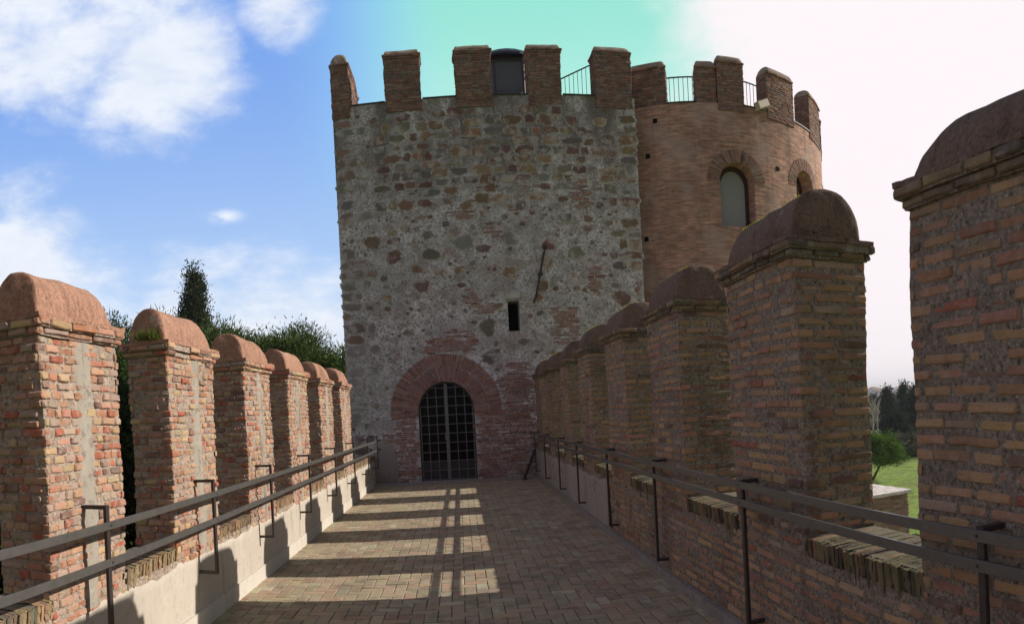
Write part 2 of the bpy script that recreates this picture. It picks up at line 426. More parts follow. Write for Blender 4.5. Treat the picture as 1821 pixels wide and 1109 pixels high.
def bevel_bar(mb, a, b, wx, wz, col=(0.5, 0.5, 0.5, 1), up=Vector((0, 0, 1)), bev=0.15):
    """square bar with chamfered edges from a to b"""
    a = Vector(a); b = Vector(b); d = (b - a).normalized()
    if abs(d.dot(up)) > 0.95: up = Vector((0, 1, 0))
    s = d.cross(up).normalized(); u = s.cross(d).normalized()
    hx, hz = wx / 2, wz / 2; e = bev * min(wx, wz)
    prof = [(-hx + e, -hz), (hx - e, -hz), (hx, -hz + e), (hx, hz - e), (hx - e, hz), (-hx + e, hz), (-hx, hz - e), (-hx, -hz + e)]
    v = [a + s * x + u * z for x, z in prof] + [b + s * x + u * z for x, z in prof]
    f = [(i, (i + 1) % 8, 8 + (i + 1) % 8, 8 + i) for i in range(8)] + [tuple(range(7, -1, -1)), tuple(range(8, 16))]
    mb.add(v, f, col)

def tube(mb, pts, radii, n=8, col=(0.5, 0.5, 0.5, 1)):
    vs = []; fs = []
    for k, (p, r) in enumerate(zip(pts, radii)):
        p = Vector(p)
        d = (Vector(pts[min(k + 1, len(pts) - 1)]) - Vector(pts[max(k - 1, 0)])).normalized()
        up = Vector((0, 0, 1)) if abs(d.z) < 0.9 else Vector((1, 0, 0))
        s = d.cross(up).normalized(); u = s.cross(d)
        for i in range(n):
            an = 2 * PI * i / n
            vs.append(p + s * math.cos(an) * r + u * math.sin(an) * r)
    for k in range(len(pts) - 1):
        for i in range(n):
            j = (i + 1) % n
            fs.append((k * n + i, k * n + j, (k + 1) * n + j, (k + 1) * n + i))
    fs.append(tuple(range(n - 1, -1, -1))); fs.append(tuple((len(pts) - 1) * n + i for i in range(n)))
    mb.add(vs, fs, col)

def grid_box(mb, x0, x1, y0, y1, z0, z1, step, amp, col=(0.5, 0.5, 0.5, 1), faces='xXyYzZ', mi=0, ns=9.0):
    """box whose faces are grids pushed about by noise (mortar core)"""
    def disp(p):
        n3 = Vector((nz(p, ns, 3.1), nz(p, ns, 17.7), nz(p, ns, 41.3)))
        n4 = Vector((nz(p, ns * 3, 9.1), nz(p, ns * 3, 27.7), nz(p, ns * 3, 61.3)))
        return p + n3 * amp + n4 * amp * 0.6
    def face(O, U, V):
        lu, lv = U.length, V.length
        nu, nv = max(1, round(lu / step)), max(1, round(lv / step))
        vs = [disp(O + U * (i / nu) + V * (j / nv)) for j in range(nv + 1) for i in range(nu + 1)]
        fs = [(j * (nu + 1) + i, j * (nu + 1) + i + 1, (j + 1) * (nu + 1) + i + 1, (j + 1) * (nu + 1) + i) for j in range(nv) for i in range(nu)]
        mb.add(vs, fs, col, mi)
    X, Y, Z = Vector((x1 - x0, 0, 0)), Vector((0, y1 - y0, 0)), Vector((0, 0, z1 - z0))
    o = Vector((x0, y0, z0))
    if 'x' in faces: face(o + Y, -Y, Z)
    if 'X' in faces: face(o + X, Y, Z)
    if 'y' in faces: face(o, X, Z)
    if 'Y' in faces: face(o + X + Y, -X, Z)
    if 'z' in faces: face(o + Y, X, -Y)
    if 'Z' in faces: face(o + Z, X, Y)

def brick(mb, P, u0, u1, v0, v1, d, tint, j=0.0035, bev=0.006, mi=0):
    """one worn brick: a ten-cornered ragged outline, chamfered towards a slightly uneven face"""
    w_ = u1 - u0; c_ = min(0.010, w_ * .12); q = min(.3 * (v1 - v0), .010)
    us = [u0 + c_ * rnd(0, 1), u0 + w_ * rnd(.28, .4), u0 + w_ * rnd(.6, .72), u1 - c_ * rnd(0, 1)]
    out = [(u0 + rnd(-j, j), v0 + q * rnd(.3, 1))] + [(u, v0 + rnd(-j, j * .6)) for u in us] + [(u1 + rnd(-j, j), v0 + q * rnd(.3, 1)), (u1 + rnd(-j, j), v1 - q * rnd(.3, 1))] + [(u, v1 + rnd(-j * .6, j)) for u in reversed(us)] + [(u0 + rnd(-j, j), v1 - q * rnd(.3, 1))]
    n = len(out); cu, cv = (u0 + u1) / 2, (v0 + v1) / 2
    ins = [(a - max(-bev, min(bev, (a - cu) * .4)), b - max(-bev, min(bev, (b - cv) * .45))) for a, b in out]
    t1, t2 = rnd(-.004, .004), rnd(-.003, .003)
    vs = [P(a, b, -0.03) for a, b in out] + [P(a, b, d - bev - rnd(0, j)) for a, b in out]
    vs += [P(a, b, d + t1 * (a - cu) / w_ * 2 + t2 * (b - cv) / (v1 - v0) * 2 + rnd(-j, j) * 0.5) for a, b in ins]
    vs.append(P(cu, cv, d + rnd(0, .002)))
    fs = []
    for r in (0, n):
        for i in range(n):
            k = (i + 1) % n
            fs.append((r + i, r + k, r + n + k, r + n + i))
    for i in range(n): fs.append((2 * n + i, 2 * n + (i + 1) % n, 3 * n))
    mb.add(vs, fs, (*tint, 1), mi)

def pick(pal, v=0.16):
    c = random.choices([p[0] for p in pal], [p[1] for p in pal])[0]
    k = rnd(1 - v, 1 + v)
    return tuple(max(0.01, x * k * rnd(.94, 1.06)) for x in c)

def courses(mb, P, w, h, ch, bh, lr, pal, d=(0.004, 0.014), miss=0.03, keep=None, ragged=0.012, j=0.0035, mi=0, bev=0.006, joint=0.012):
    n = int(h / ch)
    ch = h / n
    for i in range(n):
        v0 = i * ch + rnd(-.12, .12) * ch * .3 + (ch - bh) / 2
        bhh = bh * rnd(.85, 1.12)
        u = -rnd(0, lr[1] * 0.7)
        while u < w:
            L = rnd(*lr)
            a, b = u, u + L
            u = b + joint * rnd(.5, 1.6)
            if b < 0.03 or a > w - 0.03: continue
            if a < 0.03: a = -rnd(-ragged * .6, ragged)
            if b > w - 0.03: b = w + rnd(-ragged * .6, ragged)
            if b - a < 0.025: continue
            if random.random() < miss: continue
            if keep and not keep((a + b) / 2, v0 + bhh / 2): continue
            sl = rnd(-.003, .003)
            brick(mb, P, a, b, v0 + sl, v0 + bhh + sl, rnd(*d), pick(pal), j, bev, mi)

def plane_P(O, U, V, N):
    O, U, V, N = Vector(O), Vector(U), Vector(V), Vector(N)
    return lambda u, v, d: O + U * u + V * v + N * d

def box_bricks(mb, x0, x1, y0, y1, z0, h, **kw):
    """brick courses on the four sides of a pier"""
    Z = (0, 0, 1)
    courses(mb, plane_P((x0, y0, z0), (1, 0, 0), Z, (0, -1, 0)), x1 - x0, h, **kw)
    courses(mb, plane_P((x1, y0, z0), (0, 1, 0), Z, (1, 0, 0)), y1 - y0, h, **kw)
    courses(mb, plane_P((x1, y1, z0), (-1, 0, 0), Z, (0, 1, 0)), x1 - x0, h, **kw)
    courses(mb, plane_P((x0, y1, z0), (0, -1, 0), Z, (-1, 0, 0)), y1 - y0, h, **kw)

def loaf(mb, x0, x1, y0, y1, z0, h, axis='y', step=0.025, end=0.12, seed=0.0, near=None, col=(0.5, 0.5, 0.5, 1), lump=0.012):
    """barrel cap with rounded ends, along y or x"""
    if axis == 'x': X0, X1, Y0, Y1 = y0, y1, x0, x1
    else: X0, X1, Y0, Y1 = x0, x1, y0, y1
    cx, hw = (X0 + X1) / 2, (X1 - X0) / 2
    L = Y1 - Y0; nu = 22
    ts = []
    if near is None: near = end
    for k in range(9): ts.append(1 - math.cos(PI / 2 * k / 8))
    n = max(2, int((L - near - end) / 0.06)); mid = [near + (L - near - end) * k / n for k in range(1, n)]
    ts = [q * near for q in ts] + mid + [L - q * end for q in reversed(ts)]
    vs = []
    for tt in ts:
        s = 1.0
        if tt < near: s = math.sqrt(max(0, 1 - (1 - tt / near) ** 2)) ** 0.8
        if L - tt < end: s = math.sqrt(max(0, 1 - (1 - (L - tt) / end) ** 2)) ** 0.8
        for i in range(nu + 1):
            an = PI * i / nu
            c, sn = math.cos(an), math.sin(an)
            px = -math.copysign(abs(c) ** 0.85, c) * hw * (0.90 + 0.10 * s)
            pz = (sn ** 0.85) * h * s
            p = Vector((cx + px, Y0 + tt, z0 + pz))
            if axis == 'x': p = Vector((p.y, p.x, p.z))
            q = Vector((nz(p, 5, seed), nz(p, 5, seed + 7), nz(p, 5, seed + 13)))
            q2 = Vector((nz(p, 22, seed), nz(p, 22, seed + 7), nz(p, 22, seed + 13)))
            p = p + q * lump + q2 * lump * 0.5
            vs.append(p)
    fs = []
    m_ = nu + 1
    for a in range(len(ts) - 1):
        for i in range(nu):
            q = (a * m_ + i, a * m_ + i + 1, (a + 1) * m_ + i + 1, (a + 1) * m_ + i)
            fs.append(q if axis == 'x' else q[::-1])
    mb.add(vs, fs, col)

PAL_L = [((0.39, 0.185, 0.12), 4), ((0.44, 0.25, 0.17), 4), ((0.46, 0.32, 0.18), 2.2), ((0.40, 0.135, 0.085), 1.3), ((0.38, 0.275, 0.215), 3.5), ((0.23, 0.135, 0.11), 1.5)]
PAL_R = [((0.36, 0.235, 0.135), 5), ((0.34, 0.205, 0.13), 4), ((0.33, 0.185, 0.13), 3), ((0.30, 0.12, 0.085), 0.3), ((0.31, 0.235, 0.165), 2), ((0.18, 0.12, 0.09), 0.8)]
PAL_DK = [((0.20, 0.16, 0.11), 3), ((0.24, 0.17, 0.10), 3), ((0.13, 0.115, 0.09), 3)]
PAL_T = [((0.30, 0.15, 0.12), 4), ((0.25, 0.13, 0.11), 4), ((0.34, 0.21, 0.155), 2), ((0.19, 0.11, 0.10), 2)]

def warp_fn(seed, amp=0.012, s=1.5):
    def f(p):
        return p + Vector((nz(p, s, seed), nz(p, s, seed + 5), nz(p, s, seed + 11) * 0.5)) * amp
    return f

# ------------------------------------------------------------------ ground and walkway
def height(x, y):
    r = math.hypot(x, y)
    h = -8.0
    if r > 90: h += nz((x, y, 0), 0.012, 2) * min(2.0, (r - 90) * 0.012)
    if r > 700:
        k = min(1, (r - 700) / 900)
        h += k * (13 + 16 * nz((x, y, 0), 0.0016, 9) + 7 * nz((x, y, 0), 0.006, 1))
    return h
mb = MB()
rings = [0, 6, 12, 20, 30, 42, 56, 75, 100, 130, 170, 220, 290, 380, 500, 650, 800, 1000, 1200, 1450, 1700, 2000, 2500, 3200, 4200]
NS = 96
vs = [Vector((0, 0, -8))]
for r in rings[1:]:
    for i in range(NS):
        a = 2 * PI * i / NS
        vs.append(Vector((r * math.sin(a), r * math.cos(a), height(r * math.sin(a), r * math.cos(a)))))
fs = [(0, 1 + (i + 1) % NS, 1 + i) for i in range(NS)]
for k in range(len(rings) - 2):
    for i in range(NS):
        j = (i + 1) % NS
        fs.append((1 + k * NS + i, 1 + k * NS + j, 1 + (k + 1) * NS + j, 1 + (k + 1) * NS + i))
mb.add(vs, fs)
m, t = new_mat("meadow")
P = geo_pos(t)
a = t.noise(P, 1.5, 8, 0.7); b_ = t.noise(P, 0.18, 6, 0.6); c = t.noise(P, 0.02, 4)
col = t.mix(t.rng(a, 0.3, 0.7), (0.11, 0.17, 0.03), (0.26, 0.36, 0.075))
col = t.mix(t.rng(b_, 0.46, 0.6, 0, 0.75), col, (0.16, 0.15, 0.06))
col = t.mix(t.rng(t.noise(P, 0.6, 6, 0.7), 0.52, 0.64, 0, 0.6), col, (0.045, 0.07, 0.018))
far = t.rng(t.vec('LENGTH', P), 180, 600)
col = t.mix(far, col, t.mix(t.rng(c, .4, .6), (0.05, 0.07, 0.035), (0.12, 0.12, 0.08)))
finish(t, col, 0.95, a, 0.6, 0.1, 0.1)
g = mb.build("ground", m, smooth=True)
g['kind'] = 'structure'

XL, XLO = -2.09, -2.43
XR, XRO = 1.78, 2.23
YT = 15.7
Y_BACK = -3.2

mb = MB()
box(mb, XL - 0.2, XR + 0.2, Y_BACK, YT, -8.2, -0.004)
base = mb.build("walkway_base", M_JOINT); base['kind'] = 'structure'

mb = MB()
PAL_F = [((0.42, 0.335, 0.23), 5), ((0.43, 0.31, 0.22), 3), ((0.40, 0.33, 0.23), 3), ((0.42, 0.28, 0.195), 0.8), ((0.48, 0.42, 0.30), 1.5), ((0.32, 0.25, 0.175), 1)]
S = 0.108
def paver(x0, x1, y0, y1):
    x0 = max(x0, XL + 0.012); x1 = min(x1, XR - 0.01); y1 = min(y1, 15.28)
    if x1 - x0 < 0.02 or y1 - y0 < 0.02: return
    z = rnd(-0.001, 0.0035); g_ = 0.0035
    tint = tuple(c * 0.98 for c in pick(PAL_F, 0.10))
    j = lambda: rnd(-0.0015, 0.0015)
    cs = [(x0 + g_, y0 + g_), (x1 - g_, y0 + g_), (x1 - g_, y1 - g_), (x0 + g_, y1 - g_)]
    e = 0.004
    top = [(x0 + g_ + e, y0 + g_ + e), (x1 - g_ - e, y0 + g_ + e), (x1 - g_ - e, y1 - g_ - e), (x0 + g_ + e, y1 - g_ - e)]
    v = [Vector((x + j(), y + j(), -0.012)) for x, y in cs] + [Vector((x + j(), y + j(), z - 0.003)) for x, y in cs] + [Vector((x, y, z + j())) for x, y in top]
    f = []
    for r in (0, 4):
        for i in range(4):
            k = (i + 1) % 4; f.append((r + i, r + k, r + 4 + k, r + 4 + i))
    f.append((8, 9, 10, 11))
    mb.add(v, f, (*tint, 1))
ni = int((XR - XL) / S) + 4; nj = int((15.4 - Y_BACK) / S) + 4
for jj in range(-2, nj):
    for ii in range(-2, ni):
        x, y = XL + ii * S, Y_BACK + jj * S
        c = (ii - jj) % 4
        if c == 0: paver(x, x + 2 * S, y, y + S)
        elif c == 3: paver(x, x + S, y, y + 2 * S)
fl = mb.build("walkway_floor", M_PAVE); fl['kind'] = 'structure'

# concrete ledge along the foot of the tower
mb = MB()
grid_box(mb, XL + 0.02, XR - 0.02, 15.28, YT + 0.03, -0.05, 0.035, 0.08, 0.006)
o = mb.build("threshold_kerb", M_PLASTER_T); o['kind'] = 'structure'

# ------------------------------------------------------------------ parapet walls with merlons
MER_L = [(1.17, 2.07), (2.88, 3.70), (4.48, 5.38), (6.24, 7.15), (7.94, 8.92), (9.8, 10.75), (11.55, 12.55)]
MER_R = [(-0.6, 0.33), (1.22, 2.15), (3.13, 4.08), (5.08, 5.95), (6.9, 7.75), (8.76, 9.6), (10.55, 11.38), (12.42, 13.3), (14.3, 15.2)]

def cornice(mb, mbm, x0, x1, y0, y1, z0, pal, ch, side, mi=0):
    """two oversailing courses and a thin ledge under the cap"""
    for k, (o_, hh) in enumerate(((0.025, 0.034), (0.05, 0.038))):
        z = z0 + k * 0.043
        grid_box(mbm, x0 - o_ + .008, x1 + o_ - .008, y0 - o_ + .008, y1 + o_ - .008, z - 0.004, z + 0.047, 0.04, 0.004, mi=1)
        box_bricks(mbm, x0 - o_, x1 + o_, y0 - o_, y1 + o_, z, 0.043, ch=0.043, bh=hh, lr=(0.12, 0.26), pal=pal, d=(0.002, 0.012), miss=0.04, ragged=0.008)

def merlon(parent, xa, xb, y0, y1, z0, zc, caph, pal, mats, seed, ch, bh, lr, capmat, side, strip, moss, dd):
    mb = MB()
    h = zc - z0
    e_ = 0.0
    grid_box(mb, xa - e_, xb + e_, y0 - e_, y1 + e_, z0, zc + 0.005, 0.022, 0.007 if side > 0 else 0.005, faces='xXyY', mi=1)
    box_bricks(mb, xa, xb, y0, y1, z0, h, ch=ch, bh=bh, lr=lr, pal=pal, d=dd, miss=0.03, ragged=0.014 if side > 0 else 0.007, joint=0.009 if side > 0 else 0.02, j=0.0035 if side > 0 else 0.0026)
    wf = warp_fn(seed, 0.02, 1.6)
    mer = mb.build("merlon", mats, parent, warp=wf)
    mb = MB()
    cornice(None, mb, xa, xb, y0, y1, zc, pal if side > 0 else PAL_DK, ch, side)
    sub(mb, "cornice", mats, mer, warp=wf)
    zt = zc + 0.088
    mb = MB()
    grid_box(mb, xa - .052, xb + .052, y0 - .052, y1 + .052, zt - 0.004, zt + 0.022, 0.03, 0.008)
    loaf(mb, xa + .0, xb - .0, y0 + 0.0, y1 - 0.0, zt + 0.012, caph, 'y', end=0.20, near=0.018, seed=seed)
    sub(mb, "cap", capmat, mer, warp=wf, smooth=True)
    if strip:
        # smeared vertical cement repair on the inner face
        mb = MB()
        xf = xb + 0.016
        yc = y0 + (y1 - y0) * rnd(.50, .58)
        n = 46; zs0 = z0 + 0.02; zs1 = zc - 0.01
        cols = 8; vs = []
        for k in range(n + 1):
            z = zs0 + (zs1 - zs0) * k / n
            wl = 0.10 + 0.035 * nz((seed, z * 3, 1), 1.0) + 0.02 * nz((seed, z * 17, 5), 1.0)
            wr = 0.085 + 0.035 * nz((seed, z * 3, 8), 1.0) + 0.02 * nz((seed, z * 17, 11), 1.0)
            cc = yc + 0.03 * nz((seed, z * 1.5, 21), 1.0)
            for q in range(cols + 1):
                u = q / cols
                d = xf - 0.022 * abs(2 * u - 1) ** 3 + 0.005 * nz((z * 9, u * 3, seed), 1.0)
                vs.append(Vector((d, cc - wl + (wl + wr) * u, z)))
        fs = [(k * (cols + 1) + q, k * (cols + 1) + q + 1, (k + 1) * (cols + 1) + q + 1, (k + 1) * (cols + 1) + q) for k in range(n) for q in range(cols)]
        mb.add(vs, fs)
        sub(mb, "cement_strip", M_STRIP, mer, warp=wf, smooth=True)
    if moss:
        mb = MB()
        cx, hw = (xa + xb) / 2, (xb - xa) / 2
        for _ in range(int(3200 * (y1 - y0))):
            an = PI / 2 + random.gauss(0.05, 0.20)
            yy = rnd(y0 + 0.10, y1 - 0.06)
            if nz((yy * 3, seed, 2), 1.0) < -0.22: continue
            c, sn = math.cos(an), math.sin(an)
            p = Vector((cx + math.copysign(abs(c) ** .85, c) * hw, yy, zt + 0.012 + (sn ** .85) * caph - 0.004))
            d = Vector((rnd(-.5, .8), rnd(-.6, .6), rnd(.6, 1.2))).normalized() * rnd(0.008, 0.022)
            s = Vector((rnd(-1, 1), rnd(-1, 1), 0)).normalized() * 0.0035
            tcol = random.choice([(0.42, 0.42, 0.06), (0.55, 0.50, 0.09), (0.26, 0.30, 0.04)])
            mb.add([p - s, p + s, p + d], [(0, 1, 2)], (*tcol, 1))
        o = sub(mb, "moss", M_LEAF, mer, warp=wf)
        o['kind'] = 'stuff'
    return mer

def sill(parent, xi, xo, y0, y1, zt, side, mat, pal, drop):
    """bricks on edge across the wall top, their ends hanging down the inner face"""
    mb = MB()
    y = y0 + 0.004
    sgn = 1 if xi > xo else -1            # inner direction
    while y < y1 - 0.012:
        tk = rnd(0.020, 0.036)
        y2 = min(y + tk, y1)
        tint = pick(pal, 0.12)
        xin = xi + sgn * rnd(0.002, 0.016)
        zz = zt + rnd(-0.006, 0.006)
        dz_ = drop * rnd(0.65, 1.1) * (0.85 + 0.3 * nz((y * 5, zt, xi), 1.0))
        slope = -0.015
        nseg = 5
        vs = []
        jj = 0.004
        for k in range(nseg + 1):
            u = k / nseg
            x = xin + (xo - xin) * u
            z = zz + slope * u + rnd(-.004, .004) - (0.012 if k == 0 else 0)
            vs += [Vector((x, y + rnd(0, jj), z - rnd(0.003, 0.008))), Vector((x, y + tk * .3, z)), Vector((x, y2 - tk * .3, z)), Vector((x, y2 - rnd(0, jj), z - rnd(0.003, 0.008)))]
        fs = []
        for k in range(nseg):
            for i in range(3):
                q = (k * 4 + i, k * 4 + i + 1, (k + 1) * 4 + i + 1, (k + 1) * 4 + i)
                fs.append(q)
        # hanging front end, in four steps down
        o = len(vs)
        for k in range(5):
            z = zz - 0.02 - dz_ * k / 4
            x = xin - sgn * 0.010 * (k / 4) * rnd(0.3, 1.6) + sgn * rnd(-.003, .003)
            vs += [Vector((xi - sgn * 0.03, y + rnd(0, jj), z)), Vector((x - sgn * .006, y + rnd(0, jj), z)), Vector((x, (y + y2) / 2, z)), Vector((x - sgn * .006, y2 - rnd(0, jj), z)), Vector((xi - sgn * 0.03, y2 - rnd(0, jj), z))]
        for k in range(4):
            for i in range(4): fs.append((o + k * 5 + i, o + k * 5 + i + 1, o + (k + 1) * 5 + i + 1, o + (k + 1) * 5 + i))
        fs.append((0, 1, 2, 3, o + 3, o + 2, o + 1))
        fs.append(tuple(o + 20 + i for i in range(5)))
        mb.add(vs, fs, (*tint, 1))
        y = y2 + rnd(-0.002, 0.003)
    box(mb, min(xi - sgn * .02, xo), max(xi - sgn * .02, xo), y0, y1, zt - drop * 1.1, zt - 0.012, (0.16, 0.14, 0.10, 1))
    return mb.build("sill", mat, parent)

# ---- left parapet: pale render below, brick merlons above
LW = thing("parapet_wall", "sunlit crenellated brick wall on the left with pale rendered base and pink rounded merlon caps", "wall", (XL, 2, 0))
mb = MB()
grid_box(mb, XLO, XL, Y_BACK, YT - .01, -0.3, 0.62, 0.12, 0.008, faces='xXZ', mi=1)
box(mb, XLO - .02, XL - .04, Y_BACK, YT - .01, -8.1, -0.2, mi=1)
low_l = mb.build("wall", [M_BRICK_L, M_MORT_L], LW)
# render coat with a ragged upper edge
def in_mer(y, mers, pad=0.0):
    return any(a - pad <= y <= b + pad for a, b in mers)
def render_coat(xf, y0, y1, ztop, mat, parent, sgn, name="render_coat", zb=-0.01):
    mb = MB(); st = 0.04
    n = int((y1 - y0) / st); rows = 14; vs = []
    for k in range(n + 1):
        y = y0 + (y1 - y0) * k / n
        top = ztop(y)
        for r_ in range(rows + 1):
            z = zb + (top - zb) * r_ / rows
            bul = 0.006 * nz((0, y * 1.3, z * 1.8), 1.0) + 0.003 * nz((4, y * 7, z * 7), 1.0)
            x = xf + sgn * (bul + 0.010)
            if r_ == rows: x -= sgn * 0.028
            vs.append(Vector((x, y, z)))
    fs = []
    for k in range(n):
        for r_ in range(rows):
            q = (k * (rows + 1) + r_, (k + 1) * (rows + 1) + r_, (k + 1) * (rows + 1) + r_ + 1, k * (rows + 1) + r_ + 1)
            fs.append(q)
    mb.add(vs, fs)
    return mb.build(name, mat, parent, smooth=True)
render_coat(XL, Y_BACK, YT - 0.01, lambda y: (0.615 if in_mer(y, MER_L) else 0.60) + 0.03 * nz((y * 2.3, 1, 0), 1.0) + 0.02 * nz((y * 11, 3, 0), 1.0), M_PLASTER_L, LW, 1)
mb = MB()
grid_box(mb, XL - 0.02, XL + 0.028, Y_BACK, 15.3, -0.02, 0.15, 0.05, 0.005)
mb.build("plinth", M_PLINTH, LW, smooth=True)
for i, (a, b_) in enumerate(MER_L):
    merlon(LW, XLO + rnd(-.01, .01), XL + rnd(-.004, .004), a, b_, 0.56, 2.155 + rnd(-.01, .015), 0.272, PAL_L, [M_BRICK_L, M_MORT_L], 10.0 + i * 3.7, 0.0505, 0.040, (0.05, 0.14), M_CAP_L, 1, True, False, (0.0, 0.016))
gaps = [(Y_BACK, 1.17)] + [(MER_L[i][1], MER_L[i + 1][0]) for i in range(len(MER_L) - 1)] + [(MER_L[-1][1], YT - 0.02)]
PAL_SL = [((0.33, 0.24, 0.13), 3), ((0.26, 0.18, 0.11), 3), ((0.32, 0.19, 0.12), 2), ((0.17, 0.15, 0.11), 2)]
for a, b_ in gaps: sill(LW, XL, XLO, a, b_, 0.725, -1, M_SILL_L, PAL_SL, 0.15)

# ---- right parapet
RW = thing("parapet_wall", "shaded crenellated wall of yellow brick on the right with mossy dark caps", "wall", (XR, 2, 0))
mb = MB()
grid_box(mb, XR, XRO, Y_BACK, YT - .01, 0.0, 0.72, 0.04, 0.008, faces='x', mi=1)
grid_box(mb, XR, XRO, Y_BACK, YT - .01, 0.0, 0.72, 0.3, 0.008, faces='XZ', mi=1)
box(mb, XR + .04, XRO + .03, Y_BACK, YT - .01, -8.1, 0.02, mi=1)
KW_R = dict(ch=0.064, bh=0.041, lr=(0.14, 0.29), pal=PAL_R, d=(0.0, 0.009), miss=0.05, j=0.0028, joint=0.022)
def keep_low(u, v):
    y = 7.95 - u
    if y > 7.9: return False
    return v < 0.62 or in_mer(y, MER_R, 0.0) or v < 0.72
courses(mb, plane_P((XR, 7.95, 0.10), (0, -1, 0), (0, 0, 1), (-1, 0, 0)), 7.95 - Y_BACK, 0.64, keep=lambda u, v: v < 0.55 or in_mer(7.95 - u, MER_R), **KW_R)
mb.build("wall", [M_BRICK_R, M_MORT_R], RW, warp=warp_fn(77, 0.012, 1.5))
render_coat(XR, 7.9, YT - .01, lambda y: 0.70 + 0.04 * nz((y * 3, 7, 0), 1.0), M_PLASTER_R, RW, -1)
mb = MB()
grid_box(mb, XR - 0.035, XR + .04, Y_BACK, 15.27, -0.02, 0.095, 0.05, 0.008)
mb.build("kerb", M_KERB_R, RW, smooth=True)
for i, (a, b_) in enumerate(MER_R):
    zc = (2.36, 2.36, 2.365, 2.345, 2.335, 2.33, 2.31, 2.30, 2.30)[i]
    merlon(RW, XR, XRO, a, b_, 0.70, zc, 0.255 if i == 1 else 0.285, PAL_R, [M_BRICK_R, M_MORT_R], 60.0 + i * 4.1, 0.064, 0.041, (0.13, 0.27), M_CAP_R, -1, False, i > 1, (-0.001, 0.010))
gaps = [(Y_BACK, -0.6)] + [(MER_R[i][1], MER_R[i + 1][0]) for i in range(len(MER_R) - 1)] + [(15.2, YT - 0.02)]
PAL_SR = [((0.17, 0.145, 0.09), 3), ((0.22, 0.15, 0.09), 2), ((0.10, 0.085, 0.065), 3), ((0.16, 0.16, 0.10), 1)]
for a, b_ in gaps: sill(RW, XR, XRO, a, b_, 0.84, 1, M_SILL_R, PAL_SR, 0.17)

# weeds on the cornice of the second left merlon
mb = MB()
for _ in range(150):
    p = Vector((XL - 0.13 + random.gauss(0, .05), 4.43 + random.gauss(0, .018), 2.275))
    d = Vector((rnd(-.7, .7), rnd(-.8, .2), rnd(.4, 1.2))).normalized() * rnd(.04, .13)
    s = Vector((rnd(-1, 1), rnd(-1, 1), 0)).normalized() * 0.004
    c = random.choice([(0.08, 0.14, 0.02), (0.13, 0.20, 0.04), (0.18, 0.17, 0.06)])
    mb.add([p - s, p + s, p + d * .6 + s * .7, p + d + Vector((0, 0, -.01)), p + d * .6 - s * .7], [(0, 1, 2, 3, 4)], (*c, 1))
tag(mb.build("weed_tuft", M_LEAF), "small green tuft of weeds growing on the ledge of the second left merlon", "plant")

# ------------------------------------------------------------------ handrails
def handrail(sgn, x, xw, zu, zl, posts, ztop, zbot, y0, y1, label):
    T = thing("handrail", label, "handrail", (x, posts[0], 0))
    for z in (zu, zl):
        mb = MB(); bevel_bar(mb, (x, y0, z), (x, y1, z), 0.016, 0.044, bev=0.12)
        mb.build("rail", M_IRON, T)
    for y in posts:
        mb = MB()
        px = x - sgn * 0.021
        bevel_bar(mb, (px, y, zbot), (px, y, ztop), 0.022, 0.036, bev=0.1)
        bevel_bar(mb, (px - sgn * 0.0, y, ztop - .012), (xw, y, ztop - .012), 0.034, 0.022, bev=0.1)
        bevel_bar(mb, (px - sgn * 0.0, y, zbot + .011), (xw, y, zbot + .011), 0.034, 0.022, bev=0.1)
        for z in (zu, zl):
            bevel_bar(mb, (x + sgn * 0.006, y, z), (x + sgn * 0.012, y, z), 0.012, 0.012, bev=0.3)
        mb.build("bracket", M_IRON_RED, T)
handrail(1, -1.91, XL - .02, 1.072, 0.866, [1.55, 3.22, 4.87, 6.48, 8.22, 9.98, 11.8, 13.6, 15.2], 1.185, 0.44, -3, 15.62, "grey iron handrail of two flat bars along the left sunlit wall")
handrail(-1, 1.65, XR + .02, 1.075, 0.967, [-0.2, 1.68, 3.72, 5.62, 7.51, 9.5, 11.3, 13.2, 14.9], 1.105, 0.20, -3, 15.62, "dark iron handrail of two flat bars along the right shaded wall")

